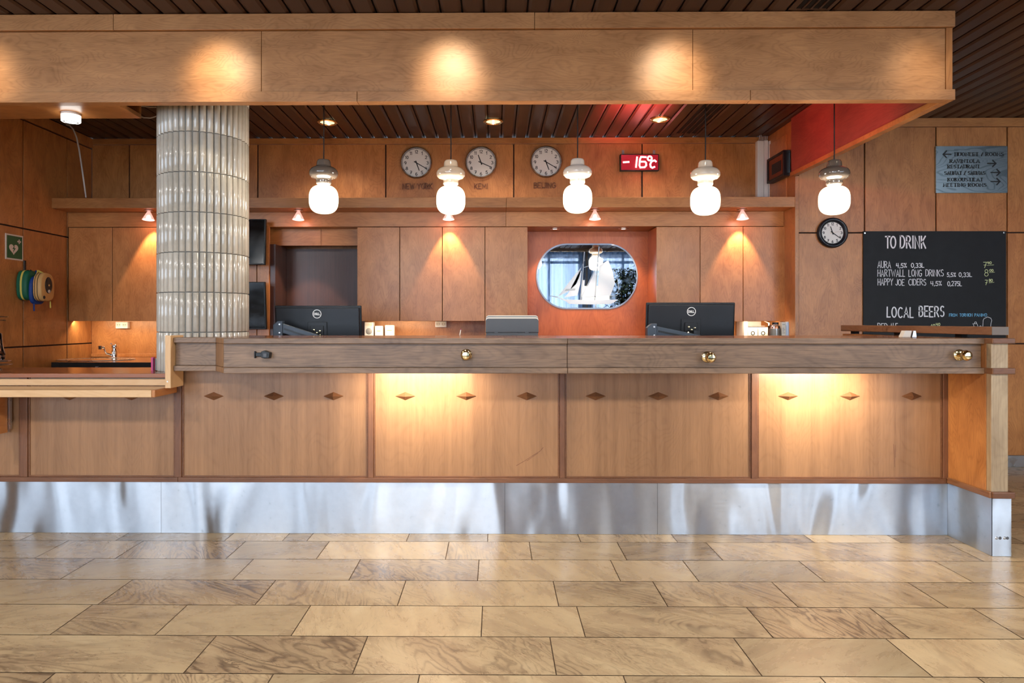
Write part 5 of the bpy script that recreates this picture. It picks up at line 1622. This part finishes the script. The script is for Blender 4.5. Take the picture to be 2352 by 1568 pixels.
# ================================================================== CABLES, TRUNKING, PICTURE
m = smooth()
pts = []
for px, py in ((152,286),(160,288),(168,297),(176,316),(182,345),(188,385),(193,420),(197.5,453)):
    y, z = LP(px, py) if px < 175 else (0, 0)
    p = P(px, py, 5.95 if px > 175 else 5.95); pts.append(p)
y0_, z0_ = LP(152, 286)
pts = [Vector((XS+.01, *LP(152, 286)))]+[Vector((XS+.012+.02*i, 5.92, PZ(py, 5.92, px))) for i, (px, py) in enumerate(((160,288),(168,297),(176,316)))]
pts = [P(px, py, 5.80) for px, py in ((152,286),(160,288),(168,297),(176,316),(182,345),(188,385),(193,420),(197.5,452))]
pts[-1] = P(197.5, 453, 5.86)
m.tube(pts, .0065, 8)
tag(m.build('white_cable', M['cablew']), 'white cable hanging from the ceiling down to the cornice at the left', 'cable')
m = smooth()
m.tube([P(x, y, 4.4) for x, y in ((293,238),(308,244),(314,256),(318,265),(330,270),(345,271),(356,268),(372,260))], .004, 8)
m.tube([P(x, y, 4.4) for x, y in ((300,238),(320,243),(345,246),(372,246))], .004, 8)
tag(m.build('grey_cable', M['cablew']), 'thin grey cables looping from the soffit to the column', 'cable')
# trunking
xt0, xt1 = PX(1736.5, YB-.02), PX(1767.5, YB-.02)
tk = thing('cable_trunking', 'white vertical cable trunking with cables at its top, right of the display', 'trunking', (xt0, YB, zc1))
wd_ = xt1-xt0
for a, b, dy, top in ((0, .48, .055, 323), (.5, .78, .06, 322), (.82, 1.0, .075, 323)):
    m = MB(); m.box(xt0+wd_*a, xt0+wd_*b, YB-dy, YB-.001, zc1+.001, PZ(top, YB-dy, 1750)); m.build('duct', M['white'], tk, bevel=.003)
m = smooth()
for i in range(7):
    px = 1743+i*3.6+(6 if i > 5 else 0); a = P(px, 324, YB-.03); b = P(px+3, 303, YB-.03)
    m.tube([a-Vector((0,0,.02)), a, (a+b)/2+Vector((.002,0,0)), b], .0042, 6)
m.build('cable', M['cablew'], tk)
# framed picture on the recess side wall
def RPt(px, py, X):
    u = (px-CX)/F; Y = X*(cT+u*sT)/(u*cT-sT); return Y, H-(py-CY)/F*(-X*sT+Y*cT)
xp = XR-.012
pf = thing('framed_picture', 'small picture in a deep black frame on the recess side wall', 'picture', (xp, 6.05, 2.6))
ya_, yb_ = 5.90, 6.26
zb2, zt2 = PZ(414, 6.1, 1778), PZ(357, 6.1, 1778)
for nm, dd, mat, pad in (('frame', .062, 'dkplastic', 0),):
    m = MB()
    m.box(xp-dd, xp, ya_, yb_, zb2, zb2+.022); m.box(xp-dd, xp, ya_, yb_, zt2-.022, zt2); m.box(xp-dd, xp, ya_, ya_+.022, zb2+.022, zt2-.022); m.box(xp-dd, xp, yb_-.022, yb_, zb2+.022, zt2-.022)
    m.build(nm, M[mat], pf, bevel=.003)
m = MB(); m.box(xp-.05, xp-.002, ya_+.022, yb_-.022, zb2+.022, zt2-.022); m.build('print', M['picture'], pf)
m = MB(); m.box(xp-.0525, xp-.051, ya_+.07, yb_-.09, zb2+.06, zt2-.07); m.build('print_motif', M['ptext'], pf)

# ================================================================== ROOM BEHIND THE CAMERA (seen in the mirror)
def drape(x0, x1, label):
    m = smooth(); n = int((x1-x0)/.018)
    z0_, z1_ = .04, 2.90
    A = []; B = []
    for i in range(n+1):
        x = x0+(x1-x0)*i/n; y = RY0+.16+.035*sin(i*.95)+.02*sin(i*.37)
        A.append(m.vert((x, y, z0_))); B.append(m.vert((x, y, z1_)))
    for i in range(n): m.face([A[i], A[i+1], B[i+1], B[i]])
    t = thing('sheer_curtain', label, 'curtain', ((x0+x1)/2, RY0+.16, 0), 'curtains behind the camera')
    m.build('fabric', M['curtain'], t)
    m = smooth(); m.tube([(x0-.02, RY0+.16, 2.915), (x1+.02, RY0+.16, 2.915)], .012, 8); m.build('rod', M['steel'], t)
drape(.55, 2.15, 'left sheer blue grey curtain reflected in the oval mirror')
drape(2.2, 4.2, 'right sheer blue grey curtain reflected in the oval mirror, behind the plant')
px_, py_ = 2.72, -.95
pl = thing('potted_plant', 'tall dark leafy potted plant reflected at the right of the mirror', 'plant', (px_, py_, 0))
m = smooth(); m.lathe([(0,.001), (.17,.001), (.22,.42), (.21,.43), (.19,.40), (0,.39)], 32, (px_, py_, 0)); m.build('pot', M['pot'], pl)
m = smooth(); rg = random.Random(3)
for i in range(4): m.tube([(px_+.04*(i-1.5), py_, .39), (px_+.06*(i-1.5)+rg.uniform(-.03,.03), py_+.03, 1.1), (px_+.10*(i-1.5), py_, 1.9)], .014, 6)
m.build('trunk', M['bark'], pl)
m = MB()
for i in range(2200):
    b = Vector((px_+rg.gauss(0,.17), py_+rg.gauss(0,.16), 1.35+abs(rg.gauss(0,.5)) if i % 3 else 1.5+rg.uniform(-.3,.8)))
    if b.z > 2.35: b.z = 2.35-rg.random()*.4
    a = rg.uniform(0, 2*PI); L = rg.uniform(.12,.24); d = Vector((cos(a)*L, sin(a)*L, rg.uniform(-.12,.04))); w = Vector((-sin(a), cos(a), 0))*rg.uniform(.012,.022)
    mid = b+d*.5+Vector((0,0,.03))
    i0 = [m.vert(q) for q in (b, mid+w, b+d, mid-w)]; m.face(i0)
m.build('foliage', M['leaf'], pl)
lx, ly = 2.02, -.75
fl_ = thing('floor_lamp', 'floor lamp with lit cream shade reflected in the mirror', 'lamp', (lx, ly, 0))
m = smooth(); m.lathe([(0,.001), (.16,.001), (.16,.02), (.02,.03), (0,.03)], 32, (lx, ly, 0)); m.build('base', M['steel'], fl_)
m = smooth(); m.tube([(lx, ly, .03), (lx, ly, 1.75)], .011, 10); m.build('pole', M['steel'], fl_)
m = smooth(); m.lathe([(.27,1.66), (.26,1.95)], 40, (lx, ly, 0)); m.build('lamp_shade', M['shade'], fl_)

# lobby downlights behind the camera (their dots show in the glossy pendants)
first = None; n_ = 0
for yy in (-1.9, -.3, 1.3):
    for xx in (-5.4, -3.0, -.6, 1.8, 4.2, 6.6):
        n_ += 1
        c = Vector((xx, yy, ZC-.001)); lab = 'lobby ceiling downlight behind the camera'
        if first is None:
            t = first = thing('lobby_downlight', lab, 'downlight', c, 'lobby downlights behind the camera')
            m = smooth(); m.lathe([(.05,-.003), (.055,-.008), (.07,-.007), (.072,0)], 28, c); m.build('trim_ring', M['steel'], t)
            m = smooth(); m.lathe([(0,-.004), (.05,-.003)], 28, c); m.build('lens', M['ceillamp'], t)
        else:
            dup(first, c, lab)

# ================================================================== LIGHT
DAY = (0.74, 0.87, 1.0)
for c in WIN:
    light('AREA', (c, RY0-.25, (ZS+ZH)/2), WINP, DAY, rot=(PI/2, 0, 0), size=1.44, sy=2.2, name='daylight')
for xx in (-3.6, -.6, 2.4, 5.4):
    light('AREA', (xx, .4, ZC-.06), LOBFILL, (1,.96,.92), rot=(0,0,0), size=.5, name='lobby')  # soft ceiling fill added to light the lobby, without fittings
# spots washing the canopy
for px, pw in ((500, 1.0), (1035, .9), (1550, .85), (2115, .3), (-40, .6)):
    x = PX(px, 3.82)
    light('SPOT', (x, 3.30, ZC-.05), CANP*pw, (1,.84,.58), aim=(x, 3.84, 2.64), size=.08, spot=44, blend=1.0, name='canopy_wash')
# lamps under the counter front
def bar(px, w, pw):
    x = PX(px, 3.85)
    t = thing('undercounter_lamp', UL[px], 'lamp', (x, 3.80, zM3), 'slim lamps under the counter overhang')
    m = MB(); m.box(x-w/2, x+w/2, 3.765, 3.805, zM3-.0, zM3+.0115); m.build('housing', M['white'], t)
    light('AREA', (x, 3.785, zM3-.003), pw, (1,.86,.64), rot=(math.radians(25), 0, 0), size=w*.96, sy=.03, name='undercounter')
UL = {960: 'slim warm lamp under the counter overhang near the second panel', 1885: 'slim warm lamp under the counter overhang near the right end panel'}
bar(960, .56, UCP); bar(1885, .50, UCP)
# lamps under the cabinets
for xa, xb, pw in ((160, 360, 2.4), (850, 985, 1.7), (1690, 1780, 1.5)):
    x0, x1 = PX(xa, 6.14), PX(xb, 6.14)
    light('AREA', ((x0+x1)/2, 6.14, zcb-.008), pw, (1,.80,.52), rot=(math.radians(35),0,0), size=abs(x1-x0), sy=.05, name='undercabinet')
# red floodlight behind the canopy
light('SPOT', (1.20, 4.95, 2.66), REDP*17, (1,.13,.17), aim=(1.17, 5.36, 3.0), size=.05, spot=62, blend=1.0, name='red_flood')
light('SPOT', (1.55, 4.30, 2.62), REDP*0.9, (1,.01,.04), aim=(2.55, 4.75, 2.76), size=.05, spot=76, blend=1.0, name='red_flood')
light('SPOT', (1.75, 5.05, 2.60), REDP*0.45, (1,.01,.04), aim=(2.55, 5.5, 2.72), size=.05, spot=70, blend=1.0, name='red_flood')

w = bpy.data.worlds.new('world'); S.world = w; w.use_nodes = True
bg = w.node_tree.nodes['Background']
bg.inputs[0].default_value = (0.70, 0.82, 1.0, 1); bg.inputs[1].default_value = 0.9
S.view_settings.view_transform = 'Standard'
S.view_settings.look = 'None'
S.view_settings.exposure = EXPO
S.view_settings.gamma = 1.0
try:
    S.cycles.use_denoising = True
    S.cycles.max_bounces = 6
    S.cycles.use_adaptive_sampling = True
    S.cycles.adaptive_threshold = 0.06
    S.cycles.adaptive_min_samples = 12
    S.cycles.transparent_max_bounces = 6
    S.cycles.diffuse_bounces = 3
    S.cycles.glossy_bounces = 3
    S.cycles.sample_clamp_indirect = 4.0
    S.cycles.caustics_reflective = False
    S.cycles.caustics_refractive = False
except Exception:
    pass
